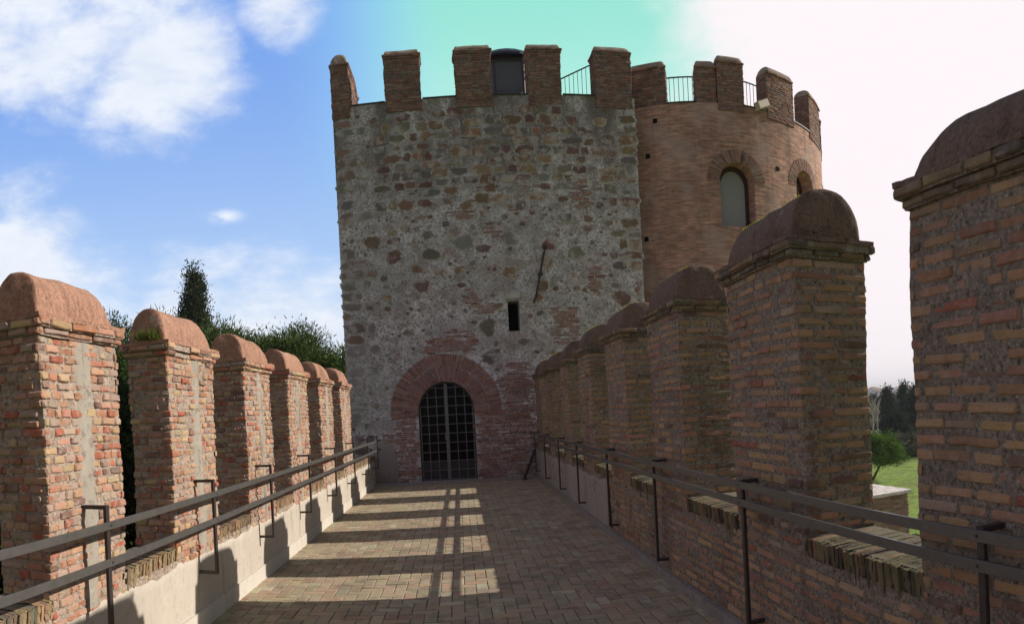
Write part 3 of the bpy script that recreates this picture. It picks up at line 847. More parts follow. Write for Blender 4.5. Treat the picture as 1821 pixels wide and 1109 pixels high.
# ------------------------------------------------------------------ openings on flat or curved walls
def wall_panel(mb, P, s0, s1, z0, z1, ops, depth, step=0.4, uv=False, mi=0, mir=0):
    """ops: (sa, sb, zb, zspring, rise) ; P(s,z,d)"""
    vs = []; fs = []; mis = []; uvs = []
    def V(s, z, d=0.0):
        vs.append(P(s, z, d)); uvs.append((s + d, z)); return len(vs) - 1
    def quad(a, b, c, d, m_): fs.append((a, b, c, d)); mis.append(m_)
    cur = s0
    ops = sorted(ops)
    def plain(a, b):
        n = max(1, int(math.ceil((b - a) / step)))
        for k in range(n):
            u0, u1 = a + (b - a) * k / n, a + (b - a) * (k + 1) / n
            quad(V(u0, z0), V(u1, z0), V(u1, z1), V(u0, z1), mi)
    for sa, sb, zb, zs, rise in ops:
        plain(cur, sa)
        n = 20; hw = (sb - sa) / 2; c = (sa + sb) / 2
        pts = []
        for k in range(n + 1):
            an = PI - PI * k / n
            pts.append((c + hw * math.cos(an), zs + rise * math.sin(an)))
        for k in range(n):
            (a, za), (b, zb2) = pts[k], pts[k + 1]
            if zb > z0 + 1e-4: quad(V(a, z0), V(b, z0), V(b, zb), V(a, zb), mi)
            quad(V(a, za), V(b, zb2), V(b, z1), V(a, z1), mi)
            quad(V(a, za), V(a, za, -depth), V(b, zb2, -depth), V(b, zb2), mir)
            if zb > z0 + 1e-4: quad(V(b, zb), V(b, zb, -depth), V(a, zb, -depth), V(a, zb), mir)
        quad(V(sa, zb), V(sa, zb, -depth), V(sa, zs, -depth), V(sa, zs), mir)
        quad(V(sb, zs), V(sb, zs, -depth), V(sb, zb, -depth), V(sb, zb), mir)
        cur = sb
    plain(cur, s1)
    off = len(mb.v)
    if mb.uv is None: mb.uv = [(0, 0)] * off
    mb.v.extend(vs); mb.uv.extend(uvs)
    for f, m_ in zip(fs, mis):
        mb.f.append(tuple(i + off for i in f)); mb.c.append((.5, .5, .5, 1)); mb.mi.append(m_)

# ------------------------------------------------------------------ square rubble tower
TW = thing("square_tower", "square rubble stone tower with brick merlons and an arched gate facing the walkway", "tower", (1, YT, 0))
TX0, TX1, TYB, TZ = -2.66, 4.66, 22.0, 9.12
DX, DHW, DSP, DTOP = -0.305, 0.67, 1.70, 2.39
Pf = lambda s, z, d: Vector((s, YT - d, z))
mb = MB()
wall_panel(mb, Pf, TX0, TX1, -8.1, TZ, [(DX - DHW, DX + DHW, 0.035, DSP, DTOP - DSP), (1.285, 1.56, 3.50, 4.22, 0.004)], 0.55, 0.6)
NV = len(mb.v)
mb.uv = None
box(mb, TX0 + .004, TX0 + .45, YT + .006, TYB, 8.3, TZ - .003)
box(mb, TX0 + .004, TX0 + .3, YT + .006, TYB, -8.1, 8.3)
box(mb, TX1 - .3, TX1, YT + .004, TYB, -8.1, TZ - .003)
box(mb, TX0 + .3, TX1 - .3, TYB - .4, TYB, -8.1, TZ - .003)
box(mb, TX0 + .3, TX1 - .3, YT + .45, TYB - .4, 8.05, 8.3)
box(mb, TX0 + .45, TX1 - .3, YT + .4, YT + .45, 8.3, TZ - .003)
box(mb, TX0 + .45, TX1 - .3, YT + .01, YT + .45, TZ - .02, TZ - .004)
tw_wall = mb.build("wall", M_MORT_T, TW)
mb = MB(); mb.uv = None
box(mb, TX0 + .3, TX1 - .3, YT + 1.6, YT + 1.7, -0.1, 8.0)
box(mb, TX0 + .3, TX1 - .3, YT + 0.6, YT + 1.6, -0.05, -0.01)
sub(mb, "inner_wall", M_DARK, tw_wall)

# stones set in the mortar
ST_PAL = [((0.20, 0.135, 0.11), 4), ((0.24, 0.165, 0.12), 3), ((0.21, 0.185, 0.15), 2), ((0.20, 0.185, 0.175), 2.5), ((0.27, 0.19, 0.12), 1.4), ((0.18, 0.105, 0.09), 2.8), ((0.30, 0.16, 0.11), .5), ((0.17, 0.14, 0.13), 2)]
ST_GREY = [((0.27, 0.25, 0.24), 4), ((0.24, 0.215, 0.205), 3), ((0.22, 0.17, 0.155), 3), ((0.25, 0.17, 0.15), 1.5)]
class Stones:
    def __init__(s): s.mb = MB(); s.al = []; s.placed = []
    def stone(s, P, cx, cz, hw, hh, tint, box_ness=0.5, d=0.02, rot=0.0):
        n = 9; ex = 2.4 + box_ness * 5.0
        sd = rnd(0, 99)
        ring = []
        for k in range(n):
            an = 2 * PI * (k + rnd(-.38, .38)) / n
            c, sn = math.cos(an), math.sin(an)
            r = (abs(c) ** ex + abs(sn) ** ex) ** (-1 / ex) * (1 + rnd(-.22, .14))
            x, z = c * r * hw, sn * r * hh
            ring.append((x * math.cos(rot) - z * math.sin(rot), x * math.sin(rot) + z * math.cos(rot)))
        tilt = rnd(-.006, .006); tilt2 = rnd(-.006, .006)
        vs = []
        for sc, dd, al in ((1.12, -0.010, 0.0), (0.98, d * 0.3, 0.35), (0.72, d * .7, 0.85), (0.40, d * .8, 1.0)):
            for x, z in ring:
                vs.append((P(cx + x * sc, cz + z * sc, dd + (tilt * x / hw + tilt2 * z / hh + rnd(-.0025, .0025)) * (dd > 0)), al))
        fs = []
        for r_ in range(3):
            for i in range(n):
                j = (i + 1) % n
                fs.append((r_ * n + i, r_ * n + j, (r_ + 1) * n + j, (r_ + 1) * n + i))
        fs.append(tuple(3 * n + i for i in range(n)))
        s.mb.add([v for v, _ in vs], fs, (*tint, 1)); s.al.extend(a for _, a in vs)

# brick areas of the front
def in_arch(s, z, r_):
    if z >= DSP - .02: return ((s - DX) ** 2 + ((z - DSP) * 0.98) ** 2) < r_ * r_
    return abs(s - DX) < r_ and z > 0
BRK = [  # s0,s1,z0,z1
    (0.36, 1.80, 0.05, 2.35), (1.25, 1.80, 2.3, 2.75), (1.0, 1.5, 2.35, 2.55), (-1.52, -0.98, 0.05, 1.68),
    (-0.72, 0.38, 3.06, 3.42), (-0.15, 0.42, 3.42, 3.62), (2.35, 2.95, 3.15, 4.02), (3.25, 3.6, 4.3, 5.0), (3.05, 3.42, 6.4, 7.15), (0.85, 1.15, 5.75, 6.1),
    (0.25, 0.62, 4.2, 4.55), (0.5, .95, 3.95, 4.2), (0.1, .5, 6.22, 6.4), (-1.9, -1.5, 1.0, 1.2)]
def in_brk(s, z, pad=0.0):
    w_ = 0.09 * nz((s * 4, z * 4, 3), 1.0) + 0.05 * nz((s * 15, z * 15, 8), 1.0)
    p = pad + w_
    return any(a - p < s < b + p and c - p < z < d + p for a, b, c, d in BRK)
def blocked(s, z, hw=0.1, hh=0.08):
    if in_arch(s, z, 1.42 + hw): return True
    if 1.2 - hw < s < 1.64 + hw and 3.44 - hh < z < 4.42 + hh: return True
    if s < -1.45 and s > -2.15 and z < 0.95 and z > 0: return True
    for a, b, c, d in BRK:
        if a - hw * .8 < s < b + hw * .8 and c - hh * .8 < z < d + hh * .8: return True
    return s - hw < TX0 - 0.03 or s + hw > TX1 + 0.03 or z + hh > 9.05
S1 = Stones()
occ = []
def free(cx, cz, hw, hh, g=0.02):
    for a, b, c, d in occ:
        if abs(cx - a) < hw + c + g and abs(cz - b) < hh + d + g: return False
    return True
# dressed blocks up both corners
for side in (0, 1):
    z = -0.1
    while z < 8.95:
        h = rnd(0.18, 0.30)
        if z + h > 9.0: break
        if random.random() < (0.85 if z > 3 else .7):
            hw = rnd(0.15, 0.29)
            cx = TX0 + hw + rnd(0.0, 0.02) if side == 0 else TX1 - hw - rnd(0.0, 0.02)
            if not in_brk(cx, z + h / 2) and free(cx, z + h / 2, hw, h / 2 - .012, 0):
                S1.stone(Pf, cx, z + h / 2, hw, h / 2 - 0.012, pick(ST_GREY if side == 0 else ST_PAL, .2), 0.9, 0.018)
                occ.append((cx, z + h / 2, hw, h / 2 - .012))
                if random.random() < .6:
                    hw2 = rnd(.1, .22); cx2 = cx + (hw + hw2 + .03) * (1 if side == 0 else -1)
                    if not blocked(cx2, z + h / 2, hw2, h / 2):
                        S1.stone(Pf, cx2, z + h / 2, hw2, h / 2 - 0.014, pick(ST_GREY if side == 0 else ST_PAL, .2), 0.85, 0.014)
                        occ.append((cx2, z + h / 2, hw2, h / 2 - .014))
        z += h + rnd(0.0, 0.03)
# close-set rough courses in the upper third
z = 6.55
while z < 8.75:
    h = rnd(0.19, 0.29)
    s = TX0 + 0.55 + rnd(0, .2)
    while s < TX1 - 0.3:
        hw = rnd(0.11, 0.27)
        cz = z + h / 2 + rnd(-.02, .02) + 0.03 * math.sin(s)
        pr = 0.95 if z > 6.9 else 0.75
        if s < -1.9 and z > 7.4: pr = .25
        if z > 8.3: pr = .6
        hh_ = h / 2 * rnd(.85, 1.08) - .006
        if random.random() < pr and not blocked(s + hw, cz, hw, hh_) and free(s + hw, cz, hw, hh_, -0.01):
            S1.stone(Pf, s + hw, cz, hw - .01, hh_, pick(ST_PAL, .22), rnd(.3, .85), rnd(.008, .024), rnd(-.05, .05))
            occ.append((s + hw, cz, hw, hh_))
        s += 2 * hw + rnd(-0.01, 0.03)
    z += h + rnd(.0, .015)
# scattered stones over the rest
for size, tries in (((.13, .27), 260), ((.08, .15), 650), ((.045, .085), 1000), ((.02, .045), 900)):
    for _ in range(tries):
        cx, cz = rnd(TX0 + .1, TX1 - .1), rnd(0.05, 8.9)
        dens_ = 0.5 + 0.5 * nz((cx * .7, cz * .7, 5), 1.0) + 0.25 * nz((cx * 2, cz * 2, 9), 1.0)
        if cz < 3.0: dens_ -= .12
        if cz > 6: dens_ += .2
        if cx < -0.9 and 1.5 < cz < 5.5: dens_ -= 0.12
        if random.random() > dens_: continue
        hw = rnd(*size); hh = hw * rnd(.5, .95)
        if blocked(cx, cz, hw, hh) or not free(cx, cz, hw, hh, 0.025 if size[0] > .05 else 0.006): continue
        tint = pick(ST_PAL, .25)
        if random.random() < .04: tint = (0.42, 0.40, 0.38)
        S1.stone(Pf, cx, cz, hw, hh, tint, rnd(0, .6), rnd(.004, .018), rnd(-.4, .4))
        occ.append((cx, cz, hw, hh))
for z in (6.35, 6.62, 6.92, 7.2, 7.46, 7.75, 8.0, 8.28):
    s = -2.0 + rnd(0, 1.5)
    while s < 4.3:
        L = rnd(.12, .3)
        if random.random() < .4 and not in_brk(s + L / 2, z, .1):
            zz = z + 0.03 * math.sin(s * 1.3); k0 = len(S1.mb.v)
            brick(S1.mb, Pf, s, s + L, zz - .014, zz + .014, .012, pick([((0.26, 0.14, 0.105), 4), ((0.30, 0.19, 0.13), 2), ((0.17, 0.10, 0.085), 2)]), .003, .004)
            S1.al.extend([0.9] * (len(S1.mb.v) - k0))
        s += L + rnd(.02, .3)
stones = sub(S1.mb, "rubble_stones", M_TOWER, tw_wall, vcol=S1.al)

# brick patches, thin levelling courses and the door arch
for bi, (ba, bb, bc, bd) in enumerate(BRK):
    mb = MB(); q = 0.22
    def kp(u, v, ba=ba, bb=bb, bc=bc, bd=bd, bi=bi):
        s_, z_ = ba - q + u, max(0.03, bc - q) + v
        w_ = 0.09 * nz((s_ * 4, z_ * 4, 3), 1.0) + 0.05 * nz((s_ * 15, z_ * 15, 8), 1.0)
        if not (ba - w_ < s_ < bb + w_ and bc - w_ < z_ < bd + w_): return False
        if any(BRK[k][0] < s_ < BRK[k][1] and BRK[k][2] < z_ < BRK[k][3] for k in range(bi)): return False
        if in_arch(s_, z_, DHW + (0.03 if z_ < DSP - .1 else 0.70)): return False
        return not (1.2 < s_ < 1.64 and 3.4 < z_ < 4.45)
    courses(mb, plane_P((ba - q, YT, max(0.03, bc - q)), (1, 0, 0), (0, 0, 1), (0, -1, 0)), bb - ba + 2 * q, bd - max(0.03, bc - q) + q, ch=0.050, bh=0.036, lr=(0.10, 0.30), pal=PAL_T, d=(0.002, 0.012), miss=0.05, keep=kp, joint=0.010, j=0.002, bev=0.004)
    if mb.v: sub(mb, "brick_patch", M_TOWER_BRICK, tw_wall)
mb = MB()
def arch_ring(mb, Pm, cx, cz, hw, rise, rings_, n, pal, a0=-8, a1=188, d=(0.008, 0.02)):
    for q, (ra, rb) in enumerate(rings_):
        nn = int(n * (1 + 0.25 * q))
        for k in range(nn):
            t0 = R(a0 + (a1 - a0) * k / nn); t1 = R(a0 + (a1 - a0) * (k + 0.80) / nn)
            e = rnd(-.012, .012)
            dd = rnd(*d); tint = pick(pal, .2)
            def pt(a, r_, dp):
                return Pm(cx + (hw + r_) * math.cos(a), cz + (rise + r_) * math.sin(a), dp)
            r0, r1 = ra + rnd(0, .006), rb + e - .01
            out = [(t0, r0), (t1, r0), (t1, r1), (t0, r1)]
            vs = [pt(a, r_, -0.03) for a, r_ in out] + [pt(a, r_, dd - .003) for a, r_ in out]
            tm = (t0 + t1) / 2
            ins = [(t0 + (tm - t0) * .18, r0 + .004), (t1 + (tm - t1) * .18, r0 + .004), (t1 + (tm - t1) * .18, r1 - .006), (t0 + (tm - t0) * .18, r1 - .006)]
            vs += [pt(a, r_, dd + rnd(-.002, .002)) for a, r_ in ins]
            fs = []
            for r_ in (0, 4):
                for i in range(4):
                    j = (i + 1) % 4; fs.append((r_ + i, r_ + j, r_ + 4 + j, r_ + 4 + i))
            fs.append((8, 9, 10, 11))
            mb.add(vs, fs, (*tint, 1))
arch_ring(mb, Pf, DX, DSP, DHW, DTOP - DSP, ((0.0, 0.36), (0.36, 0.66)), 62, PAL_T)
mb.build("door_arch", M_TOWER_BRICK, TW)
# smooth render patch beside the door, and pale lintel block over the slit
def blob_patch(P, pts, name, mat, parent, d=0.012):
    mb = MB(); cx = sum(p[0] for p in pts) / len(pts); cz = sum(p[1] for p in pts) / len(pts)
    fine = []
    n = len(pts)
    for i in range(n):
        a, b = pts[i], pts[(i + 1) % n]
        for k in range(8):
            u = k / 8; x, z = a[0] + (b[0] - a[0]) * u, a[1] + (b[1] - a[1]) * u
            q = 0.03 * nz((x * 6, z * 6, 2), 1.0)
            fine.append((x + q, z + q * .7))
    n = len(fine)
    vs = []
    for sc, dd in ((1.03, -0.01), (0.96, d), (0.5, d * 1.3)):
        vs += [P(cx + (x - cx) * sc, cz + (z - cz) * sc, dd) for x, z in fine]
    vs.append(P(cx, cz, d * 1.3))
    fs = []
    for r_ in range(2):
        for i in range(n):
            j = (i + 1) % n; fs.append((r_ * n + i, r_ * n + j, (r_ + 1) * n + j, (r_ + 1) * n + i))
    for i in range(n): fs.append((2 * n + i, 2 * n + (i + 1) % n, 3 * n))
    mb.add(vs, fs)
    return sub(mb, name, mat, parent, smooth=True)
blob_patch(Pf, [(-2.12, 0.03), (-1.55, 0.03), (-1.52, 0.7), (-1.62, 0.93), (-1.9, 0.98), (-2.1, 0.85)], "render_patch", M_PLASTER_T, tw_wall)
mb = MB()
brick(mb, Pf, 1.24, 1.60, 4.25, 4.44, 0.045, (0.42, 0.40, 0.38), 0.02, 0.025)
sub(mb, "lintel", M_TOWER, tw_wall)
mb = MB()
box(mb, 1.2, 1.65, YT + .5, YT + .52, 3.4, 4.3)
sub(mb, "slit_window", M_DARK, tw_wall)

# gate: two leaves of iron bars, solid sheet at the foot, glass behind
GY = YT + 0.16
door = None
mb = MB()
n = 24
pts = [(DX - DHW, 0.035)] + [(DX + DHW * math.cos(PI - PI * k / n), DSP + (DTOP - DSP) * math.sin(PI - PI * k / n)) for k in range(n + 1)] + [(DX + DHW, 0.035)]
mb2 = MB()
for k in range(len(pts) - 1):
    a, b = pts[k], pts[k + 1]
    f = lambda q: (DX + (q[0] - DX) * 0.955, 0.035 + (q[1] - 0.035) * 0.982)
    a2, b2 = f(a), f(b)
    v = [Vector((x, y, z)) for (x, z) in (a, b, b2, a2) for y in (GY - .03, GY + .04)]
    mb.add(v, [(0, 2, 4, 6), (1, 7, 5, 3), (4, 5, 7, 6), (0, 1, 3, 2)])
gate = mb.build("gate", M_IRON_RED, TW)
def arch_z(x):
    u = max(-1, min(1, (x - DX) / DHW)); return DSP + (DTOP - DSP) * math.sqrt(1 - u * u)
for sgn in (-1, 1):
    mb = MB()
    cell = (DHW - 0.05) / 3.0
    for k in range(1, 3):
        x = DX + sgn * (0.028 + k * cell)
        bevel_bar(mb, (x, GY, 0.05), (x, GY, arch_z(x) - .02), 0.016, 0.016, (.5, .5, .5, 1))
    xs = DX + sgn * 0.02
    bevel_bar(mb, (xs, GY, 0.05), (xs, GY, DTOP - .03), 0.038, 0.03)
    xe = DX + sgn * (DHW - 0.045)
    bevel_bar(mb, (xe, GY, 0.05), (xe, GY, DSP + .12), 0.02, 0.02)
    z = 0.06
    while z < DTOP - .05:
        u = (z - DSP) / (DTOP - DSP)
        xm = DHW * (math.sqrt(1 - u * u) if u > 0 else 1) - .03
        if xm > .05: bevel_bar(mb, (DX + sgn * .03, GY - .016, z), (DX + sgn * xm, GY - .016, z), 0.014, 0.014)
        z += 0.2185
    lf = sub(mb, "leaf", M_GATE, gate)
    mb = MB()
    box(mb, min(DX + sgn * .03, xe), max(DX + sgn * .03, xe), GY + .012, GY + .02, 0.045, 0.50)
    sub(mb, "foot_panel", M_PANEL, gate)
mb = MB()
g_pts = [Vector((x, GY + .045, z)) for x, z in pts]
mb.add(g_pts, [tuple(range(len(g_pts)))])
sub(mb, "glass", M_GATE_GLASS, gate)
mb = MB(); box(mb, DX - .06, DX - .015, GY - .05, GY - .02, 1.0, 1.14); sub(mb, "lock", M_GATE, gate)

# merlons of the square tower
T_MATS = [M_TOWER_BRICK, M_MORT_TB]
def tower_merlon(xa, xb, ya, yb, axis, zb=8.86, zt=10.12, seed=0.0, parent=TW):
    mb = MB()
    grid_box(mb, xa, xb, ya, yb, zb, zt, 0.06, 0.008, faces='xXyY', mi=1)
    box_bricks(mb, xa, xb, ya, yb, zb, zt - zb, ch=0.055, bh=0.040, lr=(0.12, 0.28), pal=PAL_T, d=(0.0, 0.016), miss=0.05, ragged=0.02, j=0.005, joint=0.012)
    for k, o_ in enumerate((0.02, 0.035)):
        z = zt + k * .05
        grid_box(mb, xa - o_ + .005, xb + o_ - .005, ya - o_ + .005, yb + o_ - .005, z, z + .05, .08, .004, mi=1)
        box_bricks(mb, xa - o_, xb + o_, ya - o_, yb + o_, z, 0.05, ch=0.05, bh=0.04, lr=(0.14, 0.28), pal=PAL_T, d=(0.0, 0.01), miss=0.04, ragged=0.01)
    wf = warp_fn(seed, 0.045, 0.9)
    o = mb.build("merlon", T_MATS, parent, warp=wf)
    mb = MB(); loaf(mb, xa + .0, xb - .0, ya + .0, yb - .0, zt + .095, 0.17 if axis == 'x' else .26, axis, end=0.06, seed=seed)
    sub(mb, "cap", M_CAP_T, o, warp=wf, smooth=True)
YF = YT - 0.022
tower_merlon(TX0 + .0, TX0 + .43, YF, YF + 1.75, 'y', zt=10.07, seed=3)
for k, (a, b) in enumerate(((-1.36, -0.50), (0.34, 1.17), (2.05, 2.86), (3.70, 4.60))):
    tower_merlon(a, b, YF, YF + .45, 'x', seed=20 + 5 * k)
# lead strips in the notches
for k, (a, b) in enumerate(((TX0 + .45, -1.38), (-0.48, 0.32), (1.19, 2.03), (2.88, 3.68))):
    mb = MB(); grid_box(mb, a, b, YT - .03, YT + .46, TZ - .0, TZ + .028, .1, .004)
    mb.build("notch_cover", M_LEAD, TW)

# iron bar fixed to the wall
mb = MB()
tube(mb, [(1.90, YT - .06, 4.14), (1.97, YT - .09, 4.30), (2.09, YT - .10, 4.83), (2.20, YT - .09, 5.30), (2.27, YT - .03, 5.48)], [.022, .03, .027, .03, .024], 8)
tube(mb, [(2.04, YT - .13, 4.79), (2.14, YT - .13, 4.83)], [.05, .045], 8)
tube(mb, [(2.09, YT - .10, 4.81), (2.09, YT + .02, 4.81)], [.018, .018], 6)
tube(mb, [(2.24, YT + .02, 5.50), (2.24, YT - .07, 5.48)], [.05, .045], 8)
tag(mb.build("iron_tie_bar", M_IRON_RED), "slanting dark iron bar fixed to the rubble tower beside the slit window", "iron bar")
# inclined pole at the foot of the tower
mb = MB(); bevel_bar(mb, (1.42, 15.2, 0.045), (1.74, 15.55, 0.66), 0.055, 0.055); bevel_bar(mb, (1.38, 15.16, 0.012), (1.46, 15.24, 0.012), .1, .02)
tag(mb.build("prop_bar", M_IRON_RED), "dark slanting bar leaning in the corner where the right wall meets the tower", "bar")

# ------------------------------------------------------------------ round brick tower
CX, CY, CR = 7.35, 19.85, 4.4
RT = thing("round_tower", "round brick tower with rounded merlons and arched windows to the right of the square tower", "tower", (CX, CY, -8))
def Pc(s, z, d):
    a = s / CR
    return Vector((CX + (CR + d) * math.sin(a), CY - (CR + d) * math.cos(a), z))
A = lambda deg: R(deg) * CR
W1 = (A(-7.8), A(4.6), 6.03, 7.20, 0.46)
W2 = (A(24.5), A(37.0), 6.1, 7.42, 0.48)
W3 = (A(58), A(70), 6.1, 7.42, 0.48)
mb = MB()
wall_panel(mb, Pc, A(-180), A(180), -8.1, TZ, [W1, W2, W3], 0.5, 0.16)
for i in range(36):       # parapet top and inner face
    a0, a1 = A(-180 + i * 10), A(-170 + i * 10)
    v = [Pc(a0, TZ, 0), Pc(a1, TZ, 0), Pc(a1, TZ, -.45), Pc(a0, TZ, -.45), Pc(a1, 8.0, -.45), Pc(a0, 8.0, -.45)]
    o_ = len(mb.v); mb.v.extend(v); mb.uv.extend([(a0, 9), (a1, 9), (a1, 9.4), (a0, 9.4), (a1, 8), (a0, 8)])
    for f in ((0, 1, 2, 3), (3, 2, 4, 5)): mb.f.append(tuple(q + o_ for q in f)); mb.c.append((.5, .5, .5, 1)); mb.mi.append(0)
o_ = len(mb.v); ring = [Pc(A(-180 + i * 10), 8.05, -.44) for i in range(36)]
mb.v.extend(ring); mb.uv.extend([(0, 0)] * 36); mb.f.append(tuple(o_ + i for i in range(36))); mb.c.append((.5, .5, .5, 1)); mb.mi.append(0)
rt_wall = mb.build("wall", M_ROUND, RT)
for (sa, sb, zb, zs, rise), blind in ((W1, True), (W2, False), (W3, False)):
    c, hw = (sa + sb) / 2, (sb - sa) / 2
    mb = MB(); arch_ring(mb, Pc, c, zs, hw, rise, ((0.0, 0.34),), 60, PAL_T + [((0.30, 0.24, 0.17), 4)], a0=-4, a1=184)
    mb.build("window_arch", M_TOWER_BRICK, RT)
    dep = -0.33
    out = [(c - hw, zb)] + [(c + hw * math.cos(PI - PI * k / 20), zs + rise * math.sin(PI - PI * k / 20)) for k in range(21)] + [(c + hw, zb)]
    mb = MB()
    f = lambda q: (c + (q[0] - c) * 0.80, zb + .06 + (q[1] - zb - .06) * 0.93)
    inn = [f(q) for q in out]
    for k in range(len(out)):
        k2 = (k + 1) % len(out)
        v = [Pc(*out[k], dep), Pc(*out[k2], dep), Pc(*inn[k2], dep), Pc(*inn[k], dep), Pc(*inn[k2], dep - .06), Pc(*inn[k], dep - .06)]
        mb.add(v, [(0, 1, 2, 3), (3, 2, 4, 5)])
    fr = mb.build("window", M_BROWN_FRAME, RT)
    mb = MB()
    mb.add([Pc(*q, dep - .05) for q in inn], [tuple(range(len(inn)))])
    sub(mb, "pane", M_BLIND if blind else M_ROUND and M_MORT_TB, fr)
# putlog holes
for al, z in ((-28.4, 8.73), (-31.4, 7.87), (-33.3, 5.79), (14.9, 7.68), (-20, 4.9)):
    mb = MB(); s = A(al)
    v = [Pc(s - .06, z - .06, .012), Pc(s + .06, z - .05, .012), Pc(s + .055, z + .055, .012), Pc(s - .05, z + .06, .012)]
    v2 = [Pc(s - .05, z - .05, -.25), Pc(s + .05, z - .05, -.25), Pc(s + .05, z + .05, -.25), Pc(s - .05, z + .05, -.25)]
    mb.add(v + v2, [(0, 1, 5, 4), (1, 2, 6, 5), (2, 3, 7, 6), (3, 0, 4, 7), (0, 3, 2, 1)])
    sub(mb, "putlog_hole", M_DARK, rt_wall)
# curved merlons
def round_merlon(a0, a1, zt=10.12, zb=8.95, seed=0.0, dr=0.0):
    s0, s1 = A(a0), A(a1); w = s1 - s0
    P0 = lambda u, v, d: Pc(s0 + u, zb + v, d + .02 + dr)
    mb = MB(); h = zt - zb
    courses(mb, P0, w, h + .08, ch=0.058, bh=0.043, lr=(0.14, 0.30), pal=PAL_T, d=(0.0, 0.014), miss=0.04, ragged=0.018, j=0.004)
    for (aa, sg) in ((s0, -1), (s1, 1)):
        O = Pc(aa, zb, .02 + dr); inw = (Pc(aa, zb, -.45) - O).normalized(); tang = Vector((math.cos(aa / CR), math.sin(aa / CR), 0)) * sg
        courses(mb, (lambda O, inw, tang: lambda u, v, d: O + inw * u + Vector((0, 0, v)) + tang * d)(O, inw, tang), .45, h + .08, ch=0.058, bh=0.043, lr=(0.12, 0.26), pal=PAL_T, d=(0.0, 0.014), miss=0.04, ragged=0.01, j=0.004)
    n = 4
    for k in range(n):
        u0, u1 = w * k / n, w * (k + 1) / n
        v = [P0(u0, 0, 0), P0(u1, 0, 0), P0(u1, h + .08, 0), P0(u0, h + .08, 0), P0(u0, 0, -.45), P0(u1, 0, -.45), P0(u1, h + .08, -.45), P0(u0, h + .08, -.45)]
        mb.add(v, [(0, 1, 2, 3), (5, 4, 7, 6), (3, 2, 6, 7)] + ([(4, 0, 3, 7)] if k == 0 else []) + ([(1, 5, 6, 2)] if k == n - 1 else []), mi=1)
    # oversailing course
    courses(mb, lambda u, v, d: Pc(s0 - .03 + u, zt + .03 + v, d + .05 + dr), w + .06, .055, ch=0.055, bh=0.05, lr=(0.14, 0.30), pal=PAL_T, d=(0.0, 0.01), miss=0.02, ragged=0.018)
    o = mb.build("merlon", T_MATS, RT)
    mb = MB(); nu = 14; ns_ = 16; vs = []
    for k in range(ns_ + 1):
        tt = w * (0.5 - 0.5 * math.cos(PI * k / ns_)); e = min(tt, w - tt); s_ = 1 if e > .08 else math.sqrt(max(0, 1 - (1 - e / .08) ** 2))
        for i in range(nu + 1):
            an = PI * i / nu
            vs.append(P0(tt, h + .075 + (math.sin(an) ** .85) * .20 * s_, -.225 + math.cos(an) * .24 * (.9 + .1 * s_) + .01 * nz((tt * 3, an, seed), 1.0)))
    fs = [(k * (nu + 1) + i, (k + 1) * (nu + 1) + i, (k + 1) * (nu + 1) + i + 1, k * (nu + 1) + i + 1) for k in range(ns_) for i in range(nu)]
    mb.add(vs, fs); sub(mb, "cap", M_CAP_T, o, smooth=True)
for k, (a0, a1, zt) in enumerate(((-38, -24.5, 10.02), (-14.5, -7.6, 9.98), (-7.2, 2.0, 10.12), (11.5, 24.5, 10.1), (36, 50, 10.1), (60.5, 74, 10.1), (85, 98, 10.1), (109, 122, 10.1), (133, 146, 10.1), (157, 170, 10.1), (181, 194, 10.1))):
    round_merlon(a0, a1, zt, seed=k * 3.3, dr=-.06 if k in (0, 1) else 0)
for k, (a0, a1) in enumerate(((-24.5, -14.5), (2.0, 11.5), (24.5, 36), (50, 60.5))):
    n = 4; mb = MB()
    for q in range(n):
        u0, u1 = A(a0 + (a1 - a0) * q / n), A(a0 + (a1 - a0) * (q + 1) / n)
        v = [Pc(u0, TZ + .002, .03), Pc(u1, TZ + .002, .03), Pc(u1, TZ + .002, -.46), Pc(u0, TZ + .002, -.46), Pc(u0, TZ + .03, .03), Pc(u1, TZ + .03, .03), Pc(u1, TZ + .03, -.46), Pc(u0, TZ + .03, -.46)]
        mb.add(v, [(0, 3, 2, 1), (4, 5, 6, 7), (0, 1, 5, 4), (2, 3, 7, 6)] + ([(3, 0, 4, 7)] if q == 0 else []) + ([(1, 2, 6, 5)] if q == n - 1 else []))
    mb.build("notch_cover", M_LEAD, RT)

# railings on the tower roofs
def railing(pts, label, hgt=1.0, rise=None, gap=0.12):
    T = thing("roof_railing", label, "railing", pts[0])
    mbr, mbb = MB(), MB()
    for a, b in zip(pts[:-1], pts[1:]):
        a, b = Vector(a), Vector(b); L = (b - a).length; n = max(1, int(L / gap))
        up = Vector((0, 0, hgt))
        bevel_bar(mbr, a + up, b + up, .035, .03); bevel_bar(mbb, a + Vector((0, 0, .08)), b + Vector((0, 0, .08)), .02, .02)
        for k in range(n + 1):
            p = a + (b - a) * k / n
            bevel_bar(mbb, p + Vector((0, 0, 0.0)), p + up, .014, .014)
    mbb.build("balusters", M_RAIL_ROOF, T); mbr.build("top_rail", M_RAIL_ROOF, T)
railing([Pc(A(a), 8.9, -.9) for a in range(-40, -8, 4)], "thin dark railing in the first notch of the round tower", 1.30)
railing([Pc(A(a), 8.9, -.9) for a in range(-8, 72, 4)], "long curved dark railing behind the right-hand merlons of the round tower", 1.36)
railing([(2.3, 18.0, 9.05), (4.7, 18.0, 10.22)], "sloping stair railing behind the notch between the two right merlons of the square tower", 1.14, gap=.13)

